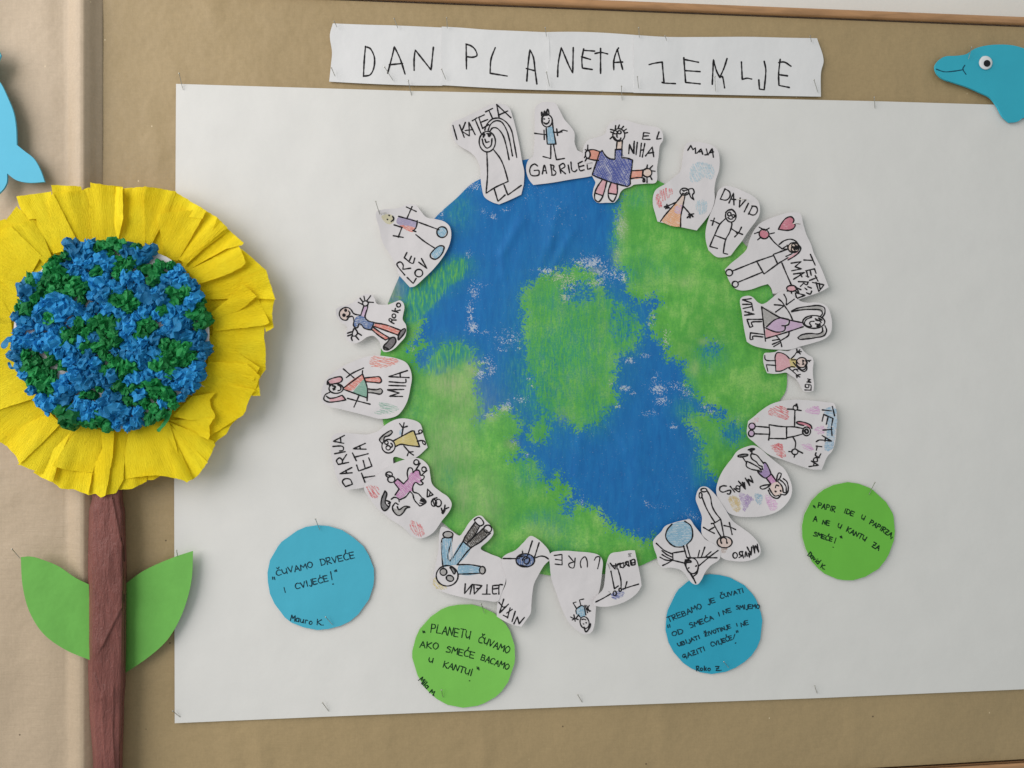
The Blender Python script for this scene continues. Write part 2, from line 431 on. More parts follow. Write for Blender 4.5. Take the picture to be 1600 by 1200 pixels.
banner('white banner strip with the letters PLA, second from the left', '690,41.5! 717.7,43 760,46.3 800,48 858,50.5! 859,100 858,141! 810,139.5 760,137 690,133!', ZZ,
  [("1405,240 1408,478;1405,240 1450,255 1490,290 1508,350 1470,365 1408,360", Z1), ("85,212 45,320 35,458! 200,485;388,532 400,380 418,230! 450,300 468,430 485,560;382,412 470,435", Z2)], 4.1, 4.1)
banner('white banner strip with the letters NETA, third from the left', '855,50! 898,49.6 940,51 992,54.5! 992.5,100 992,144.5! 940,143 900,142 855,140.5!', ZZ,
  [("685,490 690,370 720,210! 800,400 830,455! 835,212;935,225 918,320 922,408! 1018,422;935,238 1040,245;915,300 1000,325;1098,220 1098,458;1045,268 1100,258 1165,272;1225,425 1225,340 1250,250 1270,215!;1258,230 1270,270 1310,420;1225,355 1308,350", Z2)], 2.2, 3.4)
banner('rightmost white banner strip reading ZEMLJE with a torn right end', '990,54.5! 1039,57.5 1100,57.8 1168.7,57.5 1225,58.8 1276.6,59.7! 1286.9,95 1283,112 1282.7,151! 1225,150 1168.7,149 1080,147 990,145!', ZZ,
  [("75,272 110,262 185,250! 200,425;185,420 200,425 295,430;365,215 380,420! 500,432;365,228 487,252;380,322 500,330;602,435 612,230! 640,330 665,378! 700,300 725,222;665,378 685,370 705,465;845,250 852,395! 890,385 930,392;1035,245 1048,310 1035,482! 995,475! 990,400;1168,228 1155,350 1158,445! 1243,462;1155,255 1200,250 1258,285;1155,355 1228,365", Z3)], 5.9, 4.1)
# ================================================================== painted earth
EO = [(596,540),(597,510),(606,475),(614,455),(625,430),(650,381),(682,338),(714,309),(737,287),(752,279),(785,261),(818,250),(860,246),(905,247),(960,257),(1000,270),(1038,287),(1085,315),(1130,350),(1163,381),(1190,420),(1208,462),(1220,510),(1227,560),(1228,610),(1216,630),(1208,690),(1185,745),(1150,790),(1100,832),(1060,857),(1020,875),(998,885),(970,892),(942,897),(900,900),(858,899),(820,890),(784,874),(751,857),(718,837),(690,815),(655,775),(630,745),(616,718),(606,690),(598,655),(594,610),(593,570)]
GR = [(970,285),(968,310),(966,340),(962,370),(960,392),(966,416),(980,424),(977,446),(986,464),(1004,472),(1024,462),(1030,472),(1018,490),(1016,506),(1022,526),(1040,540),(1042,558),(1068,568),(1072,590),(1076,608),(1094,626),(1116,637),(1132,645),(1131,654),(1116,652),(1098,644),(1078,642),(1072,660),(1090,676),(1094,692),(1096,712),(1104,730),(1112,745),(1150,770),(1290,700),(1290,300),(1100,220),(980,230)]
GC = [(816,460),(822,450),(838,438),(846,428),(870,426),(900,416),(925,424),(940,446),(950,466),(970,478),(988,494),(1002,512),(992,544),(966,556),(962,580),(955,600),(968,614),(967,626),(952,640),(936,656),(916,666),(900,670),(880,656),(860,644),(844,632),(836,612),(832,594),(826,580),(824,560),(822,540),(820,520),(818,500)]
GS = [(826,684),(828,668),(838,660),(848,648),(856,655),(858,672),(850,688),(836,693)]
GL = [(625,470),(640,488),(662,502),(660,512),(648,530),(638,546),(656,532),(668,538),(658,548),(650,566),(656,576),(668,574),(674,560),(690,542),(720,538),(736,544),(738,562),(752,568),(740,598),(748,620),(752,640),(744,658),(772,641),(792,636),(802,645),(814,656),(814,674),(802,688),(814,706),(798,716),(806,718),(830,715),(842,727),(842,747),(850,747),(860,762),(870,740),(892,767),(893,782),(880,780),(881,800),(892,805),(900,787),(930,792),(945,810),(965,830),(987,835),(1007,846),(1020,840),(1046,860),(1046,940),(600,940),(540,700),(540,470)]
def ell(cx, cy, rx, ry=None, n=14): return [(cx+rx*math.cos(2*math.pi*i/n), cy+(ry or rx)*math.sin(2*math.pi*i/n)) for i in range(n)]
def gauss(X, Y, lst):
    s = np.zeros(len(X))
    for cx, cy, rx, ry, a in lst: s = np.maximum(s, a*np.exp(-(((X-cx)/rx)**2+((Y-cy)/ry)**2)*.9))
    return s
WH = [(855,424,18,7,.9),(870,432,20,12,.75),(888,440,20,22,.75),(884,464,11,9,.9),(908,412,10,10,.9),(922,410,24,11,1),(940,424,26,10,.8),(930,442,22,9,.8),(975,434,9,9,1),(958,430,14,12,.7),(738,511,8,9,1.15),(735,488,6,22,.8),(740,456,8,18,.75),(750,446,14,6,.6),(752,518,16,4,.7),(796,528,24,14,.6),(783,545,12,5,.65),(810,545,10,6,.5),(768,577,7,10,.95),(750,585,12,9,.9),(762,562,9,8,.8),(756,567,14,6,.8),(788,638,12,7,1.15),(795,632,8,7,.9),(812,624,16,6,.8),(766,648,16,5,.8),(770,338,8,5,.8),(757,331,8,6,.6),(790,328,7,3,.8),(1020,498,6,12,.85),(1014,506,6,4,.8),(972,352,9,26,.7),(966,395,6,16,.6),(984,564,11,5,1),(1008,556,12,3,.7),(976,607,9,5,1.15),(988,614,8,4,.7),(1024,593,8,10,.7),(1030,608,15,9,.95),(1034,626,13,7,.85),(1054,604,20,9,.65),(1074,612,12,14,.6),(1052,667,8,3.5,1.1),(801,694,8,10,.6),(966,635,8,4,.8),(1100,635,11,5,.75),(1110,643,9,4,.7),(740,290,14,8,.75),(690,330,5,14,.8),(1012,787,6,5,.75),(1032,792,20,3,.5),(1040,528,7,18,.75),(1015,645,12,6,.6),(824,712,5,4,.8),(826,592,6,3,.9),(831,604,4,3,.9),(910,785,3,10,.7),(955,600,5,5,.6),(825,300,40,20,.3),(870,330,40,25,.2),(1120,535,6,5,.6),(644,545,5,9,.7),(730,397,6,8,.55),(1155,660,6,9,.5),(1135,800,30,10,.35),(1080,806,20,10,.5),(930,700,60,60,.08),(1060,760,50,50,.1)]
BE = [(700,690,40,60,.7),(760,790,26,60,.55),(675,740,26,60,.6),(850,830,30,20,.3),(720,640,50,40,.5),(705,600,34,24,1),(735,580,14,16,.9),(722,620,26,30,.75),(728,700,14,60,.5),(724,770,16,40,.7),(735,800,15,30,.4),(972,355,8,20,.7),(964,400,7,14,.6),(798,694,10,8,.6),(1098,534,7,5,.7),(1085,575,7,12,.5),(1070,440,14,10,.45),(766,652,12,6,.8),(880,650,10,10,.2),(690,640,30,60,.35),(960,690,2,2,0),(932,422,9,4,.8)]
TE = [(975,515,26,36,.9),(940,470,30,20,.7),(830,540,14,60,.5),(850,620,20,24,.4),(920,660,30,12,.5),(716,410,22,10,1),(700,418,30,14,1),(672,440,34,16,1),(652,470,26,20,1),(632,502,14,22,.8),(850,600,50,70,.9),(890,540,70,90,.8),(930,640,24,34,.75),(870,470,50,30,.7),(860,560,46,80,.85),(1000,420,30,30,.35),(1100,690,20,20,.5),(700,420,34,16,1),(655,455,24,24,1),(640,480,16,28,.9),(680,450,26,14,.7),(670,575,14,10,.8),(705,555,34,22,.9),(826,740,22,24,.8),(845,810,26,14,.75),(870,820,24,20,.6),(880,870,30,30,.45),(1095,730,12,28,.8),(1110,556,22,20,.85),(1080,600,10,22,.6),(995,310,20,14,.55),(1030,420,26,16,.3),(980,540,18,20,.6),(975,500,26,26,.7),(960,480,22,16,.6),(870,520,30,90,.25),(1075,640,20,18,.7),(1145,676,24,24,.7),(715,330,24,30,.45),(960,300,10,30,.6),(962,380,10,30,.7),(985,430,14,16,.7),(750,640,8,30,.7),(1215,440,20,60,.3),(700,745,10,20,.4),(640,650,20,60,.25)]
def earth_attrs(V2):
    A = np.array(V2); X, Y = A[:, 0], A[:, 1]
    g = np.maximum.reduce([sdist(GR, X, Y), sdist(GC, X, Y), sdist(GS, X, Y), sdist(GL, X, Y)])
    g = np.minimum(g, -sdist(ell(1145, 676, 13, 15), X, Y))
    g = np.minimum(g, np.maximum(-sdist(ell(1110, 545, 12, 8), X, Y), 0))
    g = np.minimum(g, np.maximum(-sdist(ell(905, 458, 24, 15), X, Y), -5))
    g = np.minimum(g, np.maximum(-sdist(ell(972, 505, 14, 26), X, Y), 2))
    return X, Y, g
def a_g(V2): return np.clip(earth_attrs(V2)[2], -60, 60)
def a_w(V2): A = np.array(V2); return gauss(A[:, 0], A[:, 1], WH)
def a_b(V2): A = np.array(V2); return gauss(A[:, 0], A[:, 1], BE)
def a_t(V2): A = np.array(V2); return gauss(A[:, 0], A[:, 1], TE)
SK = [(632,462),(650,442),(672,428),(700,414),(727,402),(731,420),(722,438),(700,450),(684,470),(664,492),(648,506),(630,502)]
SK2 = [(664,575),(676,556),(694,541),(722,538),(738,546),(738,564),(715,572),(700,584),(680,590)]
def a_s(V2):
    A = np.array(V2); d = np.maximum(sdist(SK, A[:, 0], A[:, 1]), sdist(SK2, A[:, 0], A[:, 1])); return np.clip(d/10+.35, 0, 1)
def a_e(V2): A = np.array(V2); return np.exp(-((A[:, 0]-612)**2/17**2+(A[:, 1]-455)**2/24**2))

k = N('poster_paint'); v = k.coord()
def at(nm): return k.attr(nm).outputs["Fac"]
nA = k.noise(v, 28, 4, .6); nB = k.noise(v, 120, 4, .7, .6); nC = k.noise(v, 540, 3, .75)
stv = k.noise(k.coord((4, 1, 1), (0, R(8), 0)), 42, 5, .55, .8)           # brush strokes running down
std = k.noise(k.coord((5, 1, 1), (0, R(60), 0)), 90, 4, .6, .3)           # slanting brush strokes
# g + noise decides green
gg = k.math('ADD', at('g'), k.math('MULTIPLY', k.math('SUBTRACT', nB, .5), 34))
nD = k.noise(v, 300, 3, .7, .4)
gg = k.math('ADD', gg, k.math('MULTIPLY', k.math('SUBTRACT', nC, .5), 62))
gg = k.math('ADD', gg, k.math('MULTIPLY', k.math('SUBTRACT', nD, .5), 40))
tri = k.ramp(k.math('ADD', k.math('MULTIPLY', gg, .10), .5, True), [(.22, 0), (.70, 1)])
blue = k.ramp(k.math('ADD', k.math('MULTIPLY', stv, .5), k.math('MULTIPLY', nA, .5)), [(.25, s2l((20, 94, 162))), (.5, s2l((24, 114, 182))), (.78, s2l((40, 136, 198)))])
blue = k.mix(k.ramp(nA, [(.35, 0), (.7, .55)]), blue, s2l((24, 94, 164)))
blue = k.mix(k.ramp(nC, [(.55, 0), (.9, .4)]), blue, s2l((40, 130, 190)))
green = k.ramp(k.math('ADD', k.math('MULTIPLY', stv, .28), k.math('MULTIPLY', nA, .72)), [(.34, s2l((80, 160, 66))), (.49, s2l((106, 184, 78))), (.62, s2l((146, 202, 104)))])
green = k.mix(k.ramp(nC, [(.42, 0), (.66, .5)]), green, s2l((66, 148, 78)))
green = k.mix(k.ramp(k.noise(v, 13, 3), [(.45, 0), (.7, .5)]), green, s2l((58, 146, 60)))
teal = k.ramp(std, [(.3, s2l((26, 118, 150))), (.5, s2l((48, 148, 118))), (.66, s2l((96, 182, 78)))])
tm = k.math('MULTIPLY', at('t'), k.ramp(k.math('ADD', nC, k.math('MULTIPLY', k.math('SUBTRACT', nB, .5), .5)), [(.36, .35), (.54, 1)]))
c = k.mix(tri, blue, green); c = k.mix(k.math('MULTIPLY', tm, .95, True), c, teal)
sm = k.ramp(k.math('ADD', k.math('MULTIPLY', at('s'), .6), k.math('MULTIPLY', std, .8)), [(.55, 0), (.85, .92)])
c = k.mix(sm, c, k.ramp(std, [(.34, s2l((36, 128, 146))), (.5, s2l((60, 152, 118))), (.64, s2l((104, 182, 84)))]))
bm = k.math('MULTIPLY', at('b'), k.ramp(std, [(.25, .25), (.7, 1)]))
c = k.mix(k.math('MULTIPLY', bm, .8, True), c, s2l((176, 186, 142)))
c = k.mix(k.math('MULTIPLY', at('e'), .85, True), c, k.ramp(std, [(.35, s2l((104, 140, 110))), (.65, s2l((156, 172, 140)))]))
# bare paper showing through the dry brush, in short crumbs
vo = k.new("ShaderNodeTexVoronoi", feature='F1'); vo.inputs["Scale"].default_value = 560; vo.inputs["Randomness"].default_value = 1
wv = k.new("ShaderNodeVectorMath", operation='ADD'); sc2 = k.new("ShaderNodeVectorMath", operation='SCALE'); sc2.inputs[3].default_value = .006
nn = k.new("ShaderNodeTexNoise"); nn.inputs["Scale"].default_value = 260; k.link(v, nn.inputs["Vector"]); k.link(nn.outputs["Color"], sc2.inputs[0]); k.link(v, wv.inputs[0]); k.link(sc2.outputs[0], wv.inputs[1])
k.link(wv.outputs[0], vo.inputs["Vector"])
w1 = k.math('SUBTRACT', k.math('ADD', k.math('MULTIPLY', at('w'), .62), k.math('MULTIPLY', nB, .55)), k.math('ADD', k.math('MULTIPLY', vo.outputs["Distance"], .9), .12))
w1 = k.math('ADD', w1, k.math('MULTIPLY', k.math('SUBTRACT', nD, .5), .7))
wm = k.ramp(w1, [(.08, 0), (.34, .9)])
v3 = k.new("ShaderNodeTexVoronoi", feature='F1'); v3.inputs["Scale"].default_value = 120; k.link(wv.outputs[0], v3.inputs["Vector"])
g3 = k.ramp(k.noise(v, 40, 2), [(.62, 0), (.72, 1)])
sp = k.math('MULTIPLY', k.ramp(v3.outputs["Distance"], [(.06, 1), (.14, 0)]), g3)
sp = k.math('MULTIPLY', sp, k.math('SUBTRACT', 1.0, tri, True))
c = k.mix(k.math('MAXIMUM', wm, k.math('MULTIPLY', sp, .6)), c, k.mix(tri, s2l((188, 198, 212)), s2l((178, 190, 168))))
k.base(c); k.b.inputs["Roughness"].default_value = .62; k.b.inputs["Specular IOR Level"].default_value = .3
hh = k.math('ADD', k.math('ADD', k.noise(k.coord((1, 1, .45), (0, R(20), 0)), 11, 3, .5, .4), k.math('MULTIPLY', nC, .03)), k.math('MULTIPLY', stv, .025))
k.bump(hh, .30, .010)
paint = k.m
CRE = [((893,365),(858,430),1.1,7),((862,372),(860,385),.9,5),((815,345),(785,395),1.2,8),((785,395),(787,430),.8,6),((940,658),(972,700),-1.0,5),((972,700),(1010,735),.7,7),((900,310),(930,330),1.0,12),((1000,640),(995,760),.8,12),((870,330),(845,420),1.0,10),((905,690),(900,740),.8,8)]
def h_earth(x, y):
    h = 6.3 + 1.0*noise.noise(Vector((x*.009, y*.009, 21.7))) + .5*noise.noise(Vector((x*.03, y*.012, 2.7)))
    for (x1, y1), (x2, y2), a, s in CRE:
        dx, dy = x2-x1, y2-y1; L = dx*dx+dy*dy; t = max(-.2, min(1.2, ((x-x1)*dx+(y-y1)*dy)/L)); t2 = max(0, min(1, t))
        d = math.hypot(x-x1-t2*dx, y-y1-t2*dy)
        if d < 4*s: h += a*math.exp(-(d/s)**2)
    return h
eo = smooth([(a, b, False) for a, b in EO], 4, True)
ea = sheet('painted_earth', eo, h_earth, paint, None, P(910, 573, 5), 3.6, .4, dict(g=a_g, w=a_w, b=a_b, t=a_t, e=a_e, s=a_s), side=M['white'])
tag(ea, 'large round sheet painted as the earth in blue and green at the poster centre', 'painting')
# ---- children's drawings: coordinates measured on the photograph (origin, zoom), strokes separated by ';' , '!' = sharp corner
CUTS = []
def cut(**k): CUTS.append(k)

cut(label="tall paper cutout of a long-haired girl drawn under the name IKATETA", org=(700,160,7.5), level=1, lift=(-.4,-1,4),
 out="45,245 180,180 360,95 540,15 640,20 715,60 755,160 800,330 840,520 870,700 893,810 888,960! 858,1080! 720,1145 600,1195! 520,1170 425,1105 398,1010 383,900 378,780 340,670 270,590 150,520 80,455 48,350",
 ink="58,270 105,435;135,265 190,410;203,235 162,338! 245,390;245,235 250,390;245,235 318,378;200,330 290,318;285,215 340,180;318,200 385,360;360,175 405,305;360,175 425,145;380,235 465,200;405,305 475,260;440,110 522,70;480,95 522,190;570,25 600,185;570,25 735,178;600,145 700,100;"
     "430,325 460,250 520,195 600,185 680,230 740,320 775,480 805,645;470,325 500,255 560,215 620,225 680,310 720,440 755,625;490,340 520,300 570,300 640,380 680,500 715,670;"
     "o460,460,95,120;400,430 415,490 455,535 500,510 515,425;432,430 445,470! 480,460;455,590 462,850 445,1065! 545,1000 705,925! 650,740 610,655 530,550;540,1010 585,1160! 668,1085;655,965 700,1085! 858,972",
 bold="395,375 430,370 408,410 418,385;455,365 500,370 480,400 472,375")

cut(label="paper cutout of a spiky-haired boy in pale blue above the name GABRILEL", org=(810,160,7.5), level=2, lift=(.5,-1,5),
 out="200,60 250,10 330,-5 430,10 480,85 540,200 610,280 655,350 660,480 690,560! 780,605 900,660 960,720 940,830 860,862 600,905 400,940 175,967! 125,905 92,800 95,730 120,670 165,640 185,520 190,300",
 ink="o335,215,62,72;190,362 270,372 330,378;300,325 303,435;325,300 338,490! 440,488! 405,290 400,240;410,348 470,350 520,325 570,335;448,310 458,385;380,500 378,658! 288,634;412,500 445,672! 540,656;"
     "300,240 320,248 350,240 362,210;300,192 306,195;352,186 360,190;"
     "225,745 190,722 150,745 132,800 150,852 238,848 238,798 185,798;280,838 305,735 330,830;290,800 325,800;380,735 395,855;375,730 415,745 405,785! 440,820 425,850 390,852;480,745 497,830;478,742 525,715 545,750 492,785! 550,835;583,735 600,825;615,700 630,800 660,812 685,790;700,715 725,800 770,790;700,715 750,690;710,755 765,740;805,730 810,785! 855,770;470,355 510,345",
 bold="275,160 272,110 292,150 305,100 318,145 342,80 355,140 300,150 330,120 340,145;280,230 275,180;300,240 325,252 355,235",
 fills=[("blue2",80,"335,305 395,285 405,330 432,488 345,490 338,400")])

cut(label="paper cutout of a figure in a big blue dress beside the letters EL NIHA", org=(910,180,8.5714), level=3, lift=(.6,-.6,5),
 out="15,430 60,345 300,250 340,150 400,90 520,60 760,120 1020,170 1065,215 1080,330 1040,400 1020,560 1000,700 985,900 860,915 730,925 690,930! 640,960 560,985 510,1030 480,1110 430,1170! 330,1172 190,1165 140,1090 150,980 175,900 150,850 125,795 125,700 140,635 50,640 12,590 8,520",
 ink="o487,265,80,85;440,190 445,140;480,170 495,130;525,180 550,150;560,205 590,185;565,240 605,232;420,200 375,190;410,235 380,225;400,290 372,315;o440,228,24,22;o495,228,24,22;462,240 462,290 470,295;425,290 460,335 505,330 515,305;"
     "465,350 455,445;535,345 528,450;230,500 265,470! 300,530 360,580 435,590! 440,460! 530,455! 528,570! 600,575 672,600! 660,720 640,860 638,930 600,955! 400,905 130,800! 180,650 230,500;"
     "225,485 140,460 75,470;215,605 150,600 60,578;o72,525,32,52;70,465 72,400;60,470 38,462;40,540 25,570;55,580 38,612;40,500 70,465;"
     "670,742 760,740 840,728;650,850 730,835 800,835;815,735 798,840;o868,770,62,56;860,715 870,668;905,712 940,675;930,745 972,750;910,820 930,860;865,830 865,900;820,840 812,890 832,890 835,850;"
     "260,870 200,960 165,1045 170,1130 215,1160 255,1120 290,1030 325,890;175,1045 265,1075;380,910 345,1030 360,1120 410,1155 440,1110 465,1040 465,915;350,1045 460,1062;"
     "820,235 805,322! 905,325;820,232 900,242;815,280 885,275;1025,225 992,322! 1055,312;620,515 630,390! 680,515! 695,350;735,365 718,530;770,550 790,375;835,380 802,560;780,470 820,460;845,545 935,425! 955,555;875,510 955,498",
 bold="640,420 680,500;690,380 690,510",
 fills=[("navy",60,"240,495 265,478 300,535 365,585 432,595 445,465 525,460 524,572 670,605 655,730 632,925 600,948 400,900 135,795 185,650"),
        ("peach",20,"95,465 225,490 210,600 100,590 110,530"),("peach",5,"672,748 815,742 800,830 650,842"),("pink",70,"262,875 320,890 262,1068 178,1040"),("pink",80,"382,912 465,920 460,1058 352,1040"),("skin",40,"468,352 530,350 525,445 460,445"),("skin",40,"830,745 870,720 910,740 915,790 870,820 815,820")])

cut(label="boot-shaped paper cutout of a ponytailed girl with red and blue scribbles, named MAJA", org=(1010,210,7.5), level=4, lift=(.7,-.7,5),
 out="470,110 530,88 640,92 780,135 835,185 858,290 850,420 815,530 797,640 800,760 780,850 740,935 590,1125! 400,1085 130,1020! 105,930 78,830 80,720 110,650 220,580 350,480 400,430 420,320 440,200",
 ink="o445,672,52,42;500,640 540,635 560,680 540,710 558,770! 520,735 502,690;420,705 345,800 215,950 165,1018;452,720 425,850 405,950 400,1082;350,795 250,838;430,840 510,930;425,690 450,698 475,680;425,655 440,665;450,655 470,655;"
     "485,185 520,130! 545,180! 575,155! 575,222;590,220 640,170! 660,232;615,205 650,200;702,170 712,235 685,240;722,240 770,165! 785,268;740,215 785,205",
 bold="212,850 250,835 225,870;240,820 245,865;265,860 240,840;480,975 515,940 555,930;510,975 520,940 545,965;495,935 515,950",
 fills=[("orange",30,"345,810 415,850 405,950 398,1075 180,1015 230,945"),("skin",70,"415,720 450,725 425,840 350,800"),("lilac",45,"340,845 420,830 405,930 330,910")],
 hatch=[("red",100,9,"110,700 140,690 175,780 180,860 140,870 115,800"),("red",80,16,"150,650 240,630 310,640 305,690 230,770 180,780"),("sky",60,12,"540,350 700,330 780,380 790,500 740,530 680,500 600,560 540,570 500,500"),("sky",85,12,"590,780 700,770 700,900 640,950 590,900")])

cut(label="paper cutout of a plain stick boy under the name DAVID", org=(1090,280,10), level=5, lift=(.8,-.5,5),
 out="330,170 420,110 560,125 720,190 860,260 950,350 975,450 960,570 900,670 830,760 760,860 690,970 610,1070 520,1190! 440,1215 300,1215 170,1110! 130,960 125,820 150,690 200,540 260,400 290,280",
 ink="o518,572,82,98,-10;435,520 480,485 530,470;430,620 350,700 280,840 190,1050! 310,1082;265,875 440,940!;530,670 535,710 500,830 440,940 400,1155! 470,1172;205,645 250,655 345,700;262,608 228,720;525,770 600,820 700,862;685,750 640,835 580,900;o495,545,28,30;o558,575,22,22;475,600 510,625 548,618;"
     "428,150 355,310!;428,150 500,200 505,270 450,325 355,312;490,370 560,215! 568,400;520,310 595,318;665,295 650,440! 748,325;793,378 728,510;858,420 795,545;850,420 915,430 935,485 900,550 860,560 800,535",
 bold="610,840 650,835;500,480 540,475 570,505")

cut(label="large tilted paper cutout of a lying long-haired figure with a pink heart, named TETA MARIJA", org=(1130,325,8), level=4, lift=(1,-.2,8),
 out="560,140 700,90 840,55 960,70 1000,200 1040,330 1100,460 1130,560 1220,740 1320,990! 1210,1050 1040,1110 930,1150 860,1180 780,1140 700,1075 620,1070! 600,1000 560,950! 470,975 340,1020 220,1030 140,1000 80,920 50,850 20,770! 100,690 200,610 290,520 330,400 380,290 450,200",
 ink="690,265! 730,190 790,125 850,110 885,150 870,185! 900,210 880,255 820,278 690,268;o510,325,62,58,30;510,275 450,240;530,278 575,250;575,325 640,310;445,300 392,320;465,370 430,398;570,345 640,430 735,510;700,455 760,410 840,390 900,410 935,450;735,510 800,470;735,510 800,515;800,465 810,510;o880,495,70,62;o878,470,24,24;o915,495,22,22;850,520 870,545 905,540;935,450 970,500 950,550 880,610 810,650;860,570 785,605;"
     "800,515 625,580! 680,698! 810,620;625,595 420,665! 120,785;420,670 510,825! 680,700;495,800 180,930;o75,808,42,40;o150,953,38,38;735,690 780,800 855,970;o855,1005,62,38;800,1040 805,1060;850,1040 855,1065;900,990 970,1020;910,1000 940,1040;"
     "1010,650 1125,655;1090,580 1150,715;1030,785 1140,760;1040,785 1060,865;1085,775 1100,840;1140,760 1160,815;1080,905 1170,870;1150,845 1185,915;1115,930 1260,960! 1195,1045! 1160,930;1200,940 1210,1010;"
     "850,690 975,670! 895,735! 980,760! 855,785;880,825 1020,805! 880,890;955,815 985,860;1035,850 1070,860;940,920 1065,925;1060,925 1045,960 1005,940! 965,980;1020,1000 1045,1020;1060,985 1100,1000;1105,1040 1090,1075 1040,1060;920,1135 900,1060! 1025,1090! 910,1135",
 bold="855,500 870,480 890,520;900,480 920,500;920,1010 900,980;945,1060 905,1040",
 fills=[("pink2",60,"695,262 735,195 790,130 845,115 880,150 865,188 895,212 875,250 820,272"),("pink2",20,"450,310 490,280 550,300 565,350 520,380 470,365"),("pink",20,"800,990 850,970 905,990 900,1030 850,1040 800,1025"),("pink",40,"800,640 870,580 950,540 900,600 830,645"),("skin",20,"820,470 880,440 940,470 945,530 880,555 820,530")])

cut(label="paper cutout of a pigtailed girl with a lilac heart dress, named VITAL", org=(1150,450,10), level=6, lift=(1,0,6),
 out="75,160 200,120 270,150 330,215 400,250 460,235 560,160 660,80 750,45 860,90 930,150 1010,205 1120,230 1250,225 1350,245 1430,300 1480,420 1500,560 1480,700 1400,785 1200,860 1000,915 850,960 650,962 450,945 260,895 170,840! 130,650 95,400",
 ink="400,295! 460,830;400,295 700,465 880,510 1050,545;460,790 700,720 1050,605;740,470 830,500 820,570 770,590! 715,590;770,595 760,660 650,690 540,660 455,620;480,605 600,500 700,465 740,470;"
     "885,500 840,400 760,280;600,262 700,270 750,280! 620,375;665,172 720,220 760,280;750,100 785,170 785,260;790,262 910,175;830,690 820,740 700,820;635,750 690,820 715,915;570,820 680,800;568,880 690,830;590,915 700,850;"
     "o1215,530,172,100;1180,455 1090,500 1070,560 1120,600 1180,600 1150,550 1165,525 1220,520;870,360! 950,320 1150,285 1300,275 1380,310 1385,400 1350,455;870,370 1000,345 1200,335 1330,350 1350,400 1320,440;1390,590 1415,660 1380,740 1250,775 1100,795 990,800 965,775! 1020,735 1150,710 1290,715 1350,680 1350,620;"
     "415,490 170,490! 215,615! 265,600! 240,540 400,525;430,725 225,700! 225,805 265,800! 260,755 420,765;"
     "105,185 240,165;105,185 235,230;105,255 245,255;110,320 250,290;245,240 265,350;135,425 290,408! 140,370;200,375 205,415",
 bold="1240,480 1290,510 1250,500;1290,470 1340,500;1300,500 1330,540;1245,560 1320,580 1260,600 1310,560;1280,610 1300,580",
 fills=[("lilac",30,"490,610 600,505 740,475 825,505 765,590 755,655 650,682 540,655"),("lilac",10,"840,515 1030,548 1030,605 840,665 780,670 775,620 830,580"),("pink",10,"470,640 560,680 700,690 700,712 480,780"),("grey2",40,"410,310 690,465 600,495 480,595 440,600"),("grey2",10,"900,355 1150,295 1330,290 1370,350 1350,380 1200,325"),("grey2",10,"980,780 1100,725 1300,725 1380,660 1370,730 1250,765")])
cut(label="small paper cutout of a girl in a pink dress lying sideways, lettered MEI", org=(1180,535,13.3333), level=5, lift=(1,.3,5), w=2.0,
 out="195,225 300,215 420,200! 480,165 600,175 700,180 780,130 880,95 940,105 1020,190 1110,265 1190,310 1215,400 1200,560 1205,720 1225,870 1210,1010! 1100,1030 1010,1020! 960,940 900,830 830,745 740,690 650,630 520,645 400,655 250,640! 215,560 175,430 170,310",
 ink="200,270 205,345 240,375 430,380;265,605 230,465! 430,480;430,600 420,420 415,300 450,220 530,215 640,265 710,335;430,600 520,600 620,560 690,520;745,340 810,280 865,200;880,190 940,240;700,530 760,505 820,515;700,535 780,600 870,680;780,590 830,560 890,560;o970,420,115,105;760,365 850,360;790,415 880,520 960,590 1030,605 1070,570 1075,490;900,520 980,575 1040,550 1055,500;875,410 890,440 920,450;1100,375 1130,400;1110,385 1160,370;"
     "1090,760 1160,775! 1095,800! 1160,830 1075,825;1045,880 1045,930 1110,940 1110,880 1060,870;1110,880 1160,890 1160,995;1035,990 1165,995",
 bold="865,140 880,200 960,190;885,210 930,150;850,560 890,600;860,680 870,735;870,690 930,720;890,680 940,665;985,370 1020,385 990,400 1000,440 980,460 1010,450;1050,370 1075,430 1040,490",
 fills=[("pink",80,"440,230 540,220 650,275 720,345 740,500 680,525 520,595 435,595"),("yellow",10,"720,350 850,350 850,430 880,500 740,520"),("face",80,"870,350 960,320 1060,380 1060,450 980,520 890,480")])

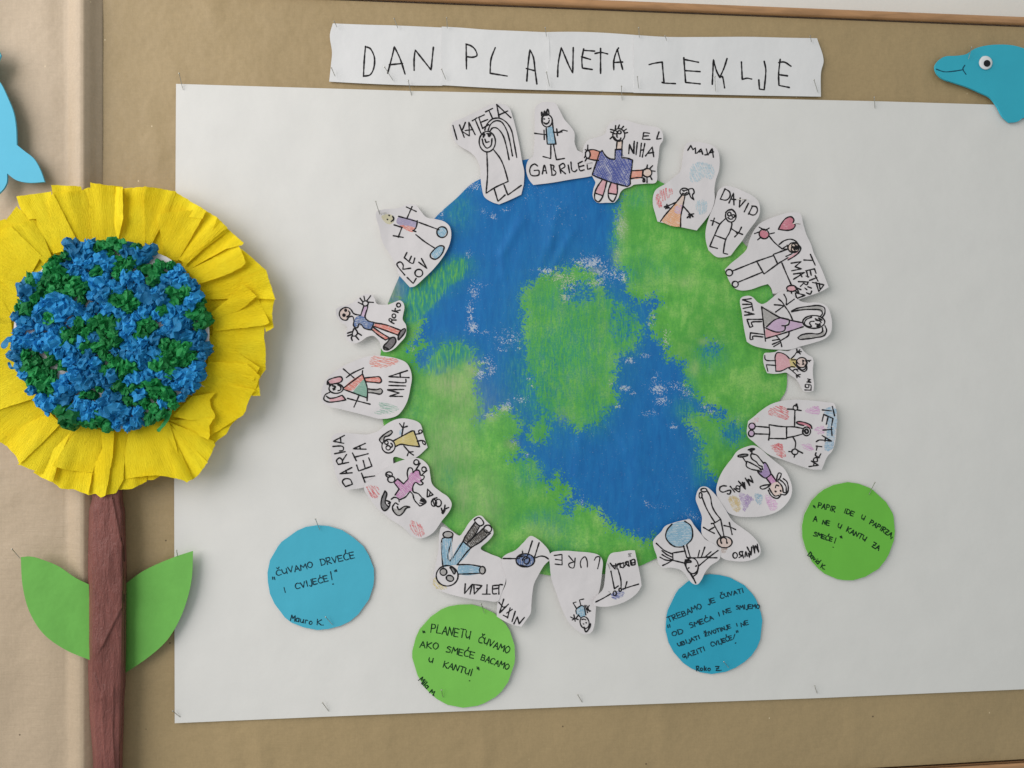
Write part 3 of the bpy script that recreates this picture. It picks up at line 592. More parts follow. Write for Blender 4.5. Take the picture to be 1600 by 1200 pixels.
cut(label="pointed oval paper cutout with pink and blue crayon patches, named TETA LUCA", org=(1160,615,10), level=5, lift=(1,0,7),
 out="70,610 90,430! 180,360 300,260 450,165 640,110 820,95 1100,110 1310,135 1430,155 1470,300 1470,500 1450,750 1400,900 1330,980 1240,1190! 1100,1185 900,1130 650,1040 420,955 300,870 180,760 90,680",
 ink="o150,510,50,50;o140,622,46,50;200,510 410,528;185,628 405,635;410,725 425,600 415,485! 570,510 680,518 810,520 940,545;690,520 690,700;420,700 690,705;700,688 800,670 950,628;815,510 820,250;o828,222,36,40;705,242 800,245;860,255 920,265;790,680 830,760 820,870;o820,910,48,44;725,905 770,910;820,950 808,995;855,885 940,930;"
     "o1003,590,62,68;o1003,590,30,38;960,500 870,475 845,450 880,435 1000,460 1070,500 1085,545;"
     "1250,255 1390,270;1405,200 1440,345;1270,325 1245,430;1270,325 1420,390;1340,360 1310,480;1415,390 1395,495;1260,570 1400,560;1390,520 1400,655;1155,750 1200,725 1395,745! 1245,655;1300,690 1290,745;1155,820 1240,830;1170,820 1155,885;1150,925 1140,960 1190,990 1225,940;1200,1000 1120,1010 1110,1050 1170,1060 1170,1020;1080,1055 1190,1120! 1040,1140;1120,1080 1110,1130",
 bold="960,585 1000,560 1030,590 1000,620 985,590;830,190 850,160 855,210",
 fills=[("pink2",20,"850,445 900,440 1010,465 1075,510 1080,545 1000,500 900,480"),("lilac",0,"110,490 150,465 190,500 180,545 120,545"),("lilac",0,"100,600 140,580 180,620 150,665 105,655")],
 hatch=[("red",20,16,"400,270 480,210 620,190 720,270 710,410 560,360 410,330"),("red",30,11,"440,810 620,790 640,880 700,980 620,1000 500,910"),("magenta",15,11,"960,270 1060,220 1190,200 1220,320 1090,310"),("magenta",15,13,"910,800 1050,790 1130,880 990,870"),("magenta",15,18,"1120,560 1280,500 1290,610 1180,630"),("sky2",10,9,"1270,250 1440,210 1480,400 1460,600 1400,870 1290,900 1310,600 1330,430"),("pink",30,22,"150,420 250,370 260,440 160,460")])

cut(label="rounded paper cutout of an upside-down girl in lilac with coloured hearts, named MARIS", org=(1110,690,10), level=6, lift=(1,.5,7),
 out="420,150 580,75 680,60 780,110 900,215 1050,340 1150,420 1220,540 1275,720 1260,850 1180,980 1050,1090 850,1160 620,1180 420,1165 280,1110 200,1000 120,890 92,760 120,620 180,480 260,360 340,260",
 ink="o510,218,80,20,-8;500,240 555,320! 570,310 680,360 780,420;565,320 560,380 620,425 760,455;650,170 630,220 650,270 720,320 760,370 810,390;650,190 720,210 790,290 830,340;820,330 860,330 920,430 950,510;740,470 760,500 860,570 950,510;770,420 820,440! 800,380;740,470 800,475! 780,430;875,575 940,660;960,515 1030,620;1030,620 1050,520 1070,490 1110,500! 1090,560 1060,600;940,670 830,685 775,710 800,740 850,735 925,690;"
     "1050,620 1100,670 1130,730 1140,790 1180,800;1090,600 1140,640 1180,700 1185,780;1140,580 1190,620 1215,700 1210,780 1170,830 1090,820;905,760 930,820 980,870 1050,885 1100,840;920,730 960,800 1010,850 1070,840;1065,690 1030,680 1015,720;"
     "150,710 145,760 190,790 260,770 315,760 300,820 265,815;150,710 200,690 250,695;310,700 380,790;370,735 430,780! 455,785 460,700;455,700 410,690 400,730 440,740;440,620 545,745! 530,640;470,690 530,660;545,570 615,690! 590,590 670,635! 625,540",
 bold="590,130 650,110 690,115 620,150 650,160;1020,780 1030,790 1010,775;1095,765 1100,775;545,570 610,680;600,600 665,640;500,640 545,740",
 fills=[("grey3",10,"440,215 510,205 590,205 560,235 480,230"),("grey3",10,"590,130 690,110 640,160"),("purple",60,"830,340 870,345 920,430 945,510 860,565 760,495 750,475 820,450 835,400"),("magenta2",60,"880,570 960,520 1030,620 945,660"),("face",50,"950,670 1040,630 1120,700 1130,790 1060,830 1000,840 940,780")],
 hatch=[("ochre",60,11,"270,880 350,840 440,880 460,1090 400,1100 320,1000"),("purple",60,10,"450,800 560,820 680,910 620,960 570,1060 530,1100 480,950"),("sky3",60,9,"690,810 790,820 820,880 780,990 730,970 700,890"),("magenta",65,11,"850,820 920,840 1050,980 1010,1080 940,1080 880,930")])

cut(label="long paper cutout of an upside-down stick figure, named MAURO", org=(1080,750,8.575), level=7, lift=(.8,.9,6),
 out="90,140 130,95 200,90 260,130 350,230 450,380 550,540 680,640 800,730 890,830 930,930 920,1000 860,1050 720,1090 560,1085 440,1060 370,1000 330,900 200,790 150,740 135,640 145,500 100,370 62,260",
 ink="o170,135,40,24;o125,205,20,38;210,140 255,220 280,350 320,430 390,520;145,230 200,370 260,480 315,565;270,585 310,575 395,525! 440,760;300,585 350,680 395,755;165,635 240,680 310,715;235,675 320,625;440,610 520,630 595,665;510,570 530,650 548,730;o447,833,100,75;400,840 395,790 430,770 470,790 475,830;"
     "o588,1010,30,38;700,1045 680,960;690,960 650,965 650,1000 695,1010! 640,1040;720,1030 730,960 750,1020;765,980 780,1040! 790,960;750,900 805,1010! 810,900;830,880 850,985! 860,880 905,970! 885,860",
 bold="405,835 408,850;478,835 480,845",
 fills=[("face",0,"350,800 440,770 540,820 520,890 420,900 360,860")],
 hatch=[("brown",80,7,"400,910 480,905 470,960 440,990 410,970")])

cut(label="paper cutout of an upside-down figure with a large pale blue round skirt", org=(1010,800,10), level=8, lift=(0,1,7),
 out="290,225 420,170 600,125 680,115 740,200 860,350 920,425 1040,490 1130,560 1160,640 1140,740 1000,840 920,940 860,1060 800,1130 745,1130 680,1080 620,990 540,910 400,870 240,865 190,800 160,680 120,570 105,460 150,390 230,310",
 ink="600,145 690,210 720,300 710,420 630,510;400,190 330,270 300,380 330,450 420,530 500,548 590,540;580,530 630,710;630,520 685,710;600,610 410,640! 415,755! 600,800;155,490 280,600 400,655;245,605 310,660 400,705;245,665 320,710 405,745;210,705 300,750 405,755;255,835 330,800 405,755;"
     "640,715 800,715 985,700! 820,840;830,600 805,705;912,550 860,700;1010,620 930,690;1120,600 985,700;1100,715 985,715;o715,840,95,125,-10;610,750 600,800 640,900 700,970 770,1110;810,860 800,920 780,970 740,1000;690,970 740,1050",
 bold="620,770 680,760 700,780 640,790;665,870 655,880;780,840 770,850;610,750 660,745 690,770",
 fills=[("blue2",0,"400,195 600,150 685,215 715,310 700,420 625,500 490,540 420,520 335,440 310,380 340,270")])

cut(label="small paper cutout with two long legs and blue scribble, named BRUNA", org=(900,850,10), level=9, lift=(-.3,1,9),
 out="540,155 700,120 840,98 920,100! 940,200 980,380 1010,540 1025,650! 960,760 840,860 700,930 520,975 380,980 290,965! 265,910 350,790 420,710 450,560 465,400 480,290",
 ink="545,425 600,700! 660,655;655,390 700,560 705,680;o605,770,26,36;o690,715,20,26;310,905 420,850 540,780;730,705 850,665 975,628;795,590 765,700;"
     "535,300 610,395! 620,310;560,340 620,340;640,390 645,320 690,300! 690,365;700,360 740,370 745,290! 700,310;760,350 800,270 770,290 790,320 830,345;825,345 815,270;850,290 860,330 925,320! 910,240 860,260 870,290 920,290",
 bold="850,260 880,330;645,330 680,310",
 hatch=[("navy",10,12,"540,790 600,740 680,740 750,710 750,790 680,850 590,860"),("grey3",50,9,"490,740 530,735 540,780"),("grey3",5,9,"800,160 870,150 870,190 810,200")])

cut(label="tapering paper cutout of a tiny upside-down child in pale blue, named LURE", org=(850,850,7.5), level=8, lift=(0,1,5), w=2.0,
 out="75,110 230,80 400,90 560,105 640,130 685,190 680,330 655,520 620,650 605,800 590,950 560,1030 480,1060 400,1020 300,930 210,760 140,560 90,420 70,260",
 ink="120,135 210,122! 212,245! 130,235;135,180 205,190;290,140 345,205;365,165 345,280 300,270 290,235 350,210;435,275 425,230 440,180 480,150 505,200 508,270;590,190 610,155 650,150 645,220 628,290;"
     "380,755 340,690! 375,680;430,715 415,655! 465,645;435,720 375,770 380,820;435,720 465,730 490,830;400,830 435,870;500,770 480,720;500,770 530,720;500,770 545,785;500,770 510,805;310,855 365,875 405,830;350,830 365,905;365,875 330,890;365,875 400,885;o475,920,52,70,-15;445,885 470,880 490,890;500,720 530,790",
 bold="460,935 465,938;492,922 496,924;470,975 490,1030 515,1010 530,960 545,930 540,970 520,1000",
 fills=[("blue2",80,"385,770 440,725 475,740 490,830 440,860 385,820")])
cut(label="waisted paper cutout with a dark blue round body and two lines, named NIKA", org=(765,830,7.5), level=8, lift=(.2,1,6), w=2.4,
 out="480,55 560,90 640,160 695,230 710,320 640,400 580,500 520,620 500,740 490,850 480,960 430,1040 370,1120! 250,1090 150,1040 85,1000! 85,900 110,770 170,670 195,600 180,500 145,400 145,320 190,275 300,225 400,130",
 ink="o418,342,108,78;500,115 445,285;580,135 525,310;158,320 350,322;530,315 600,292 650,300 688,325;450,310 410,330 405,370 440,385 470,340 465,320;385,340 400,310 440,295;165,798 115,960! 220,855;110,835 160,890 180,885;160,985 210,1010!;240,900 210,1015;200,960 265,915;300,940 262,1060;285,1085 325,1000! 345,1085! 408,1010",
 bold="385,240 388,270;340,300 400,290;360,400 430,415",
 fills=[("navy2",80,"315,330 350,280 420,265 490,280 520,340 490,410 410,420 335,400")])

cut(label="paper cutout of an upside-down figure in blue with two dark trouser legs, named MATEJ", org=(665,795,7.5), level=6, lift=(-.2,1,5),
 out="600,85 650,80 700,130 780,220 795,290 740,370 645,465 760,530 890,590 925,720 940,830 900,960 880,1010 850,1080 700,1075 560,1060 400,1030 250,990 130,940 75,880 90,780 120,640 150,480 160,300 190,210 290,250 400,315 440,270 520,150",
 ink="570,130 620,100 655,120 680,175 640,200 585,160 570,130;o728,235,46,44;575,165 460,330 440,380 285,610 262,580 275,480 300,400 318,310;635,200 560,330 490,395;680,225 600,300 490,400;760,285 640,390 530,460 370,655;440,380 530,460;o262,303,58,38;235,335 195,350 190,480 195,600 205,685;385,655 520,655 640,675;o665,720,34,44;380,765 520,762 635,755;o252,785,128,120;o208,740,40,40;o285,815,44,34,20;285,690 320,690 350,740 335,765 290,695;"
     "465,880 455,995! 545,885! 520,1000;545,885 660,900! 570,1000! 565,890;600,935 635,935;720,890 715,1000;665,1000 755,1000;900,890 865,890 858,1000;860,895 785,900! 790,995 830,995;795,940 850,930",
 fills=[("black",60,"580,165 635,200 560,330 500,395 450,370 480,310"),("black",55,"680,230 750,285 640,385 530,455 490,405 600,305"),("grey2",20,"215,305 260,270 315,290 310,330 220,335"),("grey2",20,"640,700 670,680 695,710 660,760 635,740"),("grey2",20,"175,740 210,705 245,740 220,780 180,770"),("grey2",20,"250,810 290,785 325,820 300,848 260,835"),("blue2",85,"195,350 235,335 305,345 270,480 258,580 285,612 435,385 525,460 370,650 300,660 205,680 190,500"),("blue2",5,"390,665 520,660 635,680 630,755 385,760"),("grey3",60,"295,695 330,700 345,750 325,755")],
 hatch=[("yellow",40,12,"80,830 120,800 130,880 200,910 270,900 250,940 130,940 80,890")])

cut(label="paper cutout of an upside-down girl in lilac with red scribbles, named ROZA", org=(560,710,8.573), level=5, lift=(-.7,.5,6),
 out="500,110 600,75 700,55 800,50 880,90 945,170 960,260 990,400 1100,500 1200,570 1250,660 1230,740 1110,900! 1010,1040 900,1110 800,1125 720,1090 600,980 420,860 250,720 130,560 75,460 90,400 250,280 340,190",
 ink="665,330 655,240 680,180 720,190 730,250! 760,215 810,215 830,280! 880,290 870,330 830,350! 865,390 830,410 765,375 730,430 735,500 800,525 850,580;690,495 720,525;560,605 630,570 690,495;665,330 605,395! 525,325! 475,375! 545,465! 490,545;730,540 750,610 820,690;o775,105,34,34;825,120 770,205;o878,200,30,32;915,215 850,275;850,580 880,600 905,635 870,670 830,690;830,620 870,640;820,650 860,660;o440,335,48,42;o410,270,44,36;"
     "355,490 310,600 305,700 345,755 400,720 430,640;355,490 380,520 360,650 400,700;440,600 480,575 540,600 545,635;490,650 455,710 490,790 545,820 600,780 640,720 690,705 620,695 540,740 520,700;"
     "925,465 1000,540! 920,570! 925,465;960,510 950,555;1050,580 990,600! 1020,690!;o1070,650,40,50;o1010,650,35,45;1210,710 1150,740 1120,780 1130,795 1160,750;1160,680 1150,750;1110,720 1130,790",
 bold="380,270 440,290;380,620 420,640 400,660;500,650 530,670;840,600 890,640 850,680",
 fills=[("magenta2",50,"665,330 690,260 740,230 810,225 825,290 850,340 830,380 760,375 725,440 730,490 680,495 600,570 550,590 500,545 550,465 485,375 530,335 605,390"),("grey3",50,"320,600 355,500 375,530 350,640 400,700 345,750 310,700"),("grey2",10,"470,720 530,740 600,710 670,700 600,780 545,812 490,790")],
 hatch=[("red",50,16,"100,430 260,430 270,590 220,600 140,520"),("red",60,16,"690,890 760,890 860,970 880,1100 800,1100 700,1000")])

cut(label="wide paper cutout of a small long-eared figure in yellow, lettered DARIJA TETA", org=(510,645,9.2308), level=4, lift=(-1,.3,8),
 out="60,500 100,320 200,290 400,300 600,310 750,260 830,190 920,130 1030,88 1160,85 1350,155 1400,320 1460,500! 1300,640 1180,680 970,640 960,800 840,850 700,1000 560,1070 400,1100 250,1100 160,960 100,750",
 ink="955,410 1085,340 1240,260 1265,265! 1345,490! 1180,470 1070,455 990,490;1265,265 1280,310;o1355,270,26,24;1345,300 1285,310;1310,410 1380,400 1420,420 1425,460 1390,440 1385,400;1085,340 1105,220;1055,155 1100,215! 1165,195;1120,145 1105,215;1115,475 1210,580 1255,610;1180,580 1165,620;1190,570 1250,560;o895,482,95,98;o865,430,26,26;o890,505,32,32;930,440 950,460 945,490 925,500;"
     "800,440 765,390 790,350 880,280 935,255 950,280 900,330 840,350 825,400;"
     "260,325 100,410! 250,440;200,355 210,430;95,485 220,480 245,500 240,540 190,550;120,590 270,560;170,745 320,715;170,745 145,690 190,650 230,690 225,735;230,690 290,600;365,790 190,880! 370,865;280,830 290,870;275,1065 230,990 260,955 340,960 375,1030! 275,1065;"
     "560,440 385,520! 570,525;480,480 490,525;430,690 375,580;405,640 600,590;435,755 465,840! 655,770! 610,650;530,690 560,805;555,1000 505,870;530,935 695,910",
 fills=[("yellow",30,"970,410 1085,345 1240,265 1265,280 1330,480 1180,465 1060,445 990,480"),("grey2",30,"770,390 800,350 930,260 940,285 850,350 815,400")],
 hatch=[("blue2",70,9,"1050,270 1085,235 1095,260 1085,330 1055,320")])

cut(label="oval paper cutout of a long-eared figure in a red and green dress, named MILA", org=(495,545,10), level=5, lift=(-1,0,8),
 out="100,560 180,440 300,340 500,230 750,130 900,105 1060,115 1280,160 1400,220 1460,320 1485,450 1460,620 1420,800 1350,940 1260,1040 1100,1090 950,1090 800,1050 600,1000 400,950 200,900 90,830 70,700",
 ink="420,610 710,395! 715,340;715,395 790,620 785,810;420,635 780,765;420,605 410,640;415,315 580,455;460,450 550,385 730,300;480,775 830,865;655,740 580,910;755,455 900,440 980,440 1010,500 990,530 900,525 770,515;795,625 930,640 1000,625 1025,660 1000,705 880,690 795,685;o300,620,110,76;165,555 170,500 260,455 380,440 400,480 370,520 200,560;200,680 130,720 110,790 180,830 300,825 455,798! 395,725! 280,765 190,770 150,740;"
     "330,565 370,590 370,640 330,655;1415,340 1120,435! 1440,450;1300,375 1305,445;1130,515 1390,525 1390,475;1125,572 1390,580;1105,640 1360,635;1110,645 1290,690! 1135,740! 1340,745",
 bold="250,580 290,590 270,620;250,620 285,625 260,640;180,520 200,580;190,550 240,560;340,560 360,580",
 fills=[("red2",35,"425,615 705,400 735,470 640,560 560,650"),("green2",35,"735,480 785,620 778,755 570,680 650,570"),("red2",5,"755,465 980,445 1005,500 980,525 770,510"),("pink",10,"180,520 260,465 380,450 385,490 360,515 220,540"),("pink",10,"200,775 290,770 390,735 430,790 300,815 200,815"),("grey2",5,"800,630 1010,635 1000,695 800,680")],
 hatch=[("red2",8,15,"850,130 1100,140 1290,190 1180,260 1000,300 830,260"),("green2",8,15,"950,850 1150,870 1290,940 1200,1000 1000,1020 880,1000 1000,930")])

cut(label="paper cutout of a waving child in blue shirt and red trousers, named ROKO", org=(515,445,10.909), level=6, lift=(-1,-.3,6),
 out="110,420 180,370 280,350 420,290 520,200 620,155 720,170 770,240 800,320 900,340 1010,335! 1120,290 1200,265 1250,300 1275,380 1255,500 1245,590 1300,680 1310,780 1290,880 1200,990 1100,1090 1000,1140 920,1140 880,1080 850,970 740,870 640,890 520,970 420,1000 330,970 270,850 300,720 200,640 130,560",
 ink="370,430 330,395 260,388 190,430 165,490 185,560 240,600 290,600 330,550 390,540 415,610 405,690 450,735 480,720 500,665 540,680 590,740 710,770! 760,640! 660,615 605,555 620,470 645,400 650,330;370,430 410,490 530,520! 570,400 580,370;o610,318,48,44;570,340 490,300;565,290 520,230;600,270 585,195;640,265 700,185;655,295 745,300;o272,435,16,18;o243,518,20,20;320,445 345,480 330,520 295,545;"
     "775,650 950,680 1210,775;745,705 900,760 1160,855;720,765 830,860 950,940!;750,730 880,820 1020,905;950,940 1020,910;1165,930 1175,860 1230,770 1285,745 1290,790 1240,870 1175,940;1020,905 1100,895 1130,950 1080,1050 990,1110 930,1100 920,1050 980,980 1030,915;415,745 385,830 395,870 440,870 475,820 430,740;305,825 375,800;310,870 385,845;390,870 370,900 385,950;440,870 495,935;470,815 540,860;"
     "1095,660 1055,640 1010,600 1025,575 1060,590 1050,640;1060,600 1130,600;o1095,530,32,34;1065,440 1165,470;1120,400 1110,450;1115,450 1200,430;o1175,345,34,34",
 bold="265,430 280,440;235,515 250,520;1160,860 1200,800;930,1060 1010,1100;1010,920 1060,900",
 fills=[("navy2",10,"430,600 440,560 540,525 600,560 660,620 755,645 715,760 590,735 520,660 480,690 440,720 415,680"),("lilac",80,"545,520 580,380 640,380 605,550"),("red2",20,"780,660 940,690 1200,780 1165,850 900,755 760,700"),("red2",20,"730,765 760,745 1000,905 950,930 840,860"),("grey1",55,"1175,925 1180,860 1235,780 1280,755 1280,800 1235,870"),("grey1",55,"930,1050 1030,920 1095,905 1120,950 1070,1050 990,1100 940,1090"),("face",0,"180,470 230,410 300,400 350,450 350,530 290,590 220,580")])

cut(label="paper cutout of a reclining figure with two blue feet, lettered RE LOV", org=(575,310,8.573), level=6, lift=(-.8,-.5,6),
 out="110,180 200,150 400,130 560,75 640,90 700,160 780,250 920,280 1020,310 1090,370 1115,470 1090,620 1020,760 900,920 760,1060 620,1180 560,1190! 480,1100 420,1030 380,920 300,760 200,600 150,400",
 ink="515,115 645,175;590,110 520,270;410,240 660,310;660,300 650,370 630,410 600,430;680,320 950,420;350,355 460,390;600,430 640,445;455,385 405,520;340,500 470,522;640,485 760,580 900,670;o992,452,70,72;900,670 960,635 1015,645 1010,700 960,780 900,815 840,790 835,750 900,670;330,240 345,270 310,310;280,225 285,228;258,280 262,283;"
     "490,1025 385,880 430,850 470,890 465,950! 570,935;520,725 485,795! 600,870 625,800;580,775 555,830;o680,1000,52,50;680,855 790,940! 715,805;525,1060 605,1140! 645,1070",
 bold="335,250 345,280 330,300",
 fills=[("lilac2",10,"410,250 650,310 630,400 430,360 380,320"),("red2",15,"420,375 440,355 640,400 600,450 470,400"),("blue2",60,"935,440 1000,380 1055,420 1030,490 970,530 935,500"),("blue2",60,"850,750 900,680 960,645 1005,660 960,770 900,805"),("yellow2",60,"180,240 260,210 330,230 350,300 300,345 240,330")],
 hatch=[("grey2",60,10,"160,200 250,180 280,200 180,230")])
# ================================================================== build the children's paper cutouts
GC_ = "children's drawings cut out and pinned round the earth"
def hfun(cx, cy, rad, base, lift, seed, amp=.8):
    dx, dy, mm = lift; mm *= .55; L = math.hypot(dx, dy) or 1; dx, dy = dx/L, dy/L
    def f(x, y):
        t = max(0, ((x-cx)*dx+(y-cy)*dy)/rad); s = ((x-cx)*dy-(y-cy)*dx)/rad
        return base + mm*min(t, 1.4)**2*(1+.25*s) + amp*noise.noise(Vector((x*.022, y*.022, seed))) + .3*amp*noise.noise(Vector((x*.07, y*.06, seed+5)))
    return f
for ci, c in enumerate(CUTS):
    rnd = random.Random(ci+50); org = c['org']
    pts = smooth(parse(c['out'], org), 3, True); cx = sum(p[0] for p in pts)/len(pts); cy = sum(p[1] for p in pts)/len(pts)
    rad = max(math.hypot(p[0]-cx, p[1]-cy) for p in pts); base = 7.7+c['level']*.5
    hf = hfun(cx, cy, rad, base, c['lift'], ci*3.3); loc = P(cx, cy, base)
    t = thing('paper_cutout', c['label'], 'drawing', loc, GC_)
    sheet('paper', pts, hf, M['white'], t, loc, 4.5, .3)
    bym = {}
    for i, (cl, ang, poly) in enumerate(c.get('fills', [])):
        pl = smooth(parse(poly, org), 3, True)
        V2, tri = fill_mesh(pl, 4); tri = orient(V2, tri)
        o = .045+.006*i; V = [P(x, y, hf(x, y)+o) for x, y in V2]
        bym.setdefault((cl, ang, 1), []).append((V, tri))
        pen = hatch_paths([(p[0], p[1]) for p in pl[::3]], ang, 2.4, rnd)
        if pen and cl[:3] in ('nav', 'red', 'bla', 'blu', 'mag', 'ora'):
            V, Fc = ribbons(pen, 1.0, hf, .078+.004*i, False); bym.setdefault((cl, ang, 0), []).append((V, fix_facing(V, Fc)))
    for i, (cl, ang, gap, poly) in enumerate(c.get('hatch', [])):
        pl = smooth(parse(poly, org), 6, True)
        for rep in (0, 1):
            hp = hatch_paths([(p[0], p[1]) for p in pl], ang+rep*12, gap/org[2]*1.9, rnd)
            if hp:
                V, Fc = ribbons(hp, 1.3, hf, .062+.008*i+rep*.012, False); bym.setdefault((cl, ang, 0), []).append((V, fix_facing(V, Fc)))
    AV, AF, AM, mats = [], [], [], []
    for key, lst in bym.items():
        m = pencil(key[0], key[1], bool(key[2])); mats.append(m)
        for V, Fc in lst:
            k0 = len(AV); AV += V; AF += [tuple(i+k0 for i in f) for f in Fc]; AM += [len(mats)-1]*len(Fc)
    if AV: mk('pencil_colouring', AV, AF, mats, t, loc, AM)
    wd = c.get('w', 2.35)*.92
    V, Fc = ribbons(strokes(c['ink'], org), wd, hf, .13)
    if c.get('bold'):
        V2, F2 = ribbons(strokes(c['bold'], org), wd*1.12, hf, .27); k0 = len(V); V += V2; Fc += [tuple(i+k0 for i in f) for f in F2]
    mk('ink_drawing', V, fix_facing(V, Fc), M['ink'], t, loc, smooth=False)

# ================================================================== four round cards with handwriting
FONT = {
'A':"0,0 .5,1! 1,0;.2,.38 .85,.36",'B':"0,0 0,1;0,1 .7,.9 .65,.58 .1,.52! .8,.45 .8,.08 0,0",'C':"1,.85 .6,1 .15,.8 0,.4 .3,.02 .95,.08",'D':".08,0 .08,1;0,1 .7,.9 1,.5 .75,.1 .05,0",
'E':"0,1 .05,0! .9,.02;0,1 .9,.96;.02,.52 .75,.5",'G':".9,.9 .4,1 .05,.6 .3,.25 .85,.45! .85,.55 .4,.5;.85,.45 .85,-.25",'I':".5,1 .5,0",'J':".9,1 .9,.1 .5,-.2 .1,0",'K':".05,1 .1,0;.9,.95 .1,.48! .95,0",
'L':".1,1 .05,0! .9,.03",'M':"0,0 .12,1! .48,.4! .88,1! 1,0",'N':"0,0 .08,1! .85,.05! .95,1",'O':".5,1 .1,.75 .05,.3 .5,0 .95,.35 .9,.8 .45,1",'P':".1,0 .05,1;0,1 .75,.95 .8,.6 .1,.48",
'R':".1,0 .05,1;0,1 .75,.95 .75,.6 .1,.5! .95,0",'S':".9,.9 .4,1 .1,.75 .8,.45 .8,.1 .05,.02",'T':".5,0 .5,1;0,1 1,.98",'U':"0,1 .05,.4 .4,.1 .85,.4;.9,1 .88,0",'V':"0,1 .45,0! .95,1",'Z':"0,1 .9,.98! .05,.02! .95,0;.2,.5 .75,.5",
'Č':"1,.85 .6,1 .15,.8 0,.4 .3,.02 .95,.08;.3,1.5 .5,1.2! .8,1.5",'Ć':"1,.85 .6,1 .15,.8 0,.4 .3,.02 .95,.08;.65,1.5 .55,1.15",'Ž':"0,1 .9,.98! .05,.02! .95,0;.2,.5 .75,.5;.25,1.45 .5,1.2! .8,1.45",
'a':".8,.55 .3,.6 .05,.3 .3,0 .75,.15 .8,.55;.8,.6 .85,0",'u':".05,.6 .1,.1 .5,.02 .85,.3;.85,.6 .9,0",'r':".2,0 .2,.6;.2,.4 .5,.62 .8,.55",'o':".5,.6 .1,.4 .2,.05 .6,.0 .9,.35 .5,.6",'i':".5,.6 .5,0;.5,.85 .52,.9",'l':".4,1 .5,0",
'd':".8,.55 .3,.6 .05,.3 .3,0 .75,.15;.85,1.1 .85,0",'v':".05,.6 .4,0! .8,.6",'k':".2,1 .2,0;.8,.6 .25,.3! .85,0",'.':".3,.02 .4,.05",',':".6,.2 .2,-.3",'!':".5,1.1 .4,.2;.35,-.25 .4,-.2"}
def letters(txt, x0, y0, x1, y1, hgt, org):
    L = math.hypot(x1-x0, y1-y0); ux, uy = (x1-x0)/L, (y1-y0)/L; vx, vy = uy, -ux
    wd = [({'I': .35, 'i': .3, 'l': .3, '.': .3, ',': .4, 'M': 1.25, '!': .4, ' ': .8, 'J': .7}.get(ch, 1)) for ch in txt]
    tot = sum(wd)+.22*(len(txt)-1); q = L/tot; pos = 0; out = []
    for ch, wv in zip(txt, wd):
        if ch in FONT:
            jy = random.uniform(-.05, .05); js = random.uniform(.92, 1.08)
            for part in FONT[ch].split(';'):
                pts = []
                for tok in part.split():
                    s = tok.endswith('!'); a, b = map(float, tok.rstrip('!').split(','))
                    X = (pos+a*wv)*q; Y = (b*js+jy)*hgt
                    pts.append((org[0]+(x0+ux*X+vx*Y)/org[2], org[1]+(y0+uy*X+vy*Y)/org[2], s))
                out.append(smooth(pts, .9))
        pos += wv+.22
    return out
GR_ = 'round coloured cards with handwritten sentences'
def card(label, outline, org, words, extra, mat, ink, wd, seed, lift, base=6.4):
    c = outline; n = 27; rnd = random.Random(seed)
    ph = [rnd.uniform(0, 6) for _ in range(4)]
    pts = []
    for i in range(n):
        a = 2*math.pi*(i+rnd.uniform(-.35, .35))/n; rr = 1+rnd.uniform(-.004, .004)+.008*math.sin(3*a+ph[0])+.006*math.sin(5*a+ph[1])+.004*math.sin(11*a+ph[2])
        pts.append((c[0]+c[2]*rr*math.cos(a), c[1]+c[3]*rr*math.sin(a)))
    loc = P(c[0], c[1], base); t = thing('round_card', label, 'card', loc, GR_)
    hf = hfun(c[0], c[1], c[2], base, lift, seed*2.1, .5)
    sheet('card', [(x, y) for x, y in pts], hf, mat, t, loc, 5, .4, side=M['white'])
    st = []
    for wds in words: st += letters(*wds, org)
    st += strokes(extra, org)
    V, Fc = ribbons(st, wd, hf, .1); mk('handwriting', V, fix_facing(V, Fc), ink, t, loc, smooth=False)
o1 = (410, 810, 6.667)
card('light blue round card about looking after trees and flowers, signed Mauro K.', (500.8, 902.7, 83.3, 81.8), o1,
  [('ČUVAMO', 150, 598, 528, 510, 58), ('DRVEĆE', 612, 492, 965, 412, 66), ('CVIJEĆE', 350, 738, 690, 652, 58), ('Mauro', 290, 1065, 520, 1105, 58), ('K.', 565, 1108, 640, 1115, 55)],
  "105,612 108,635;122,612 130,638;225,720 238,770;710,555 725,640;732,685 740,683;750,545 756,558 760,540;768,535 774,552", M['cblue'], M['pen'], 1.65, 3, (-.4, -1, 1.0))
o2 = (640, 935, 6.667)
card('green round card below the NIKA cutout, signed Mila M.', (725.5, 1024.3, 80.2, 81), o2,
  [('PLANETU', 215, 350, 628, 425, 84), ('ČUVAMO', 712, 455, 1030, 572, 70), ('AKO', 105, 508, 295, 532, 66), ('SMEĆE', 378, 558, 668, 625, 62), ('BACAMO', 740, 640, 1025, 745, 62), ('U', 195, 665, 240, 675, 45), ('KANTU', 345, 712, 615, 800, 60), ('Mila', 92, 855, 180, 945, 55), ('M.', 205, 985, 258, 1020, 50)],
  "138,340 142,358;152,342 158,356;655,735 635,805;620,860 628,858;702,712 706,735;718,718 722,745", M['cgreen'], M['peng'], 1.65, 5, (1, .1, 6))
o3 = (1025, 885, 6.667)
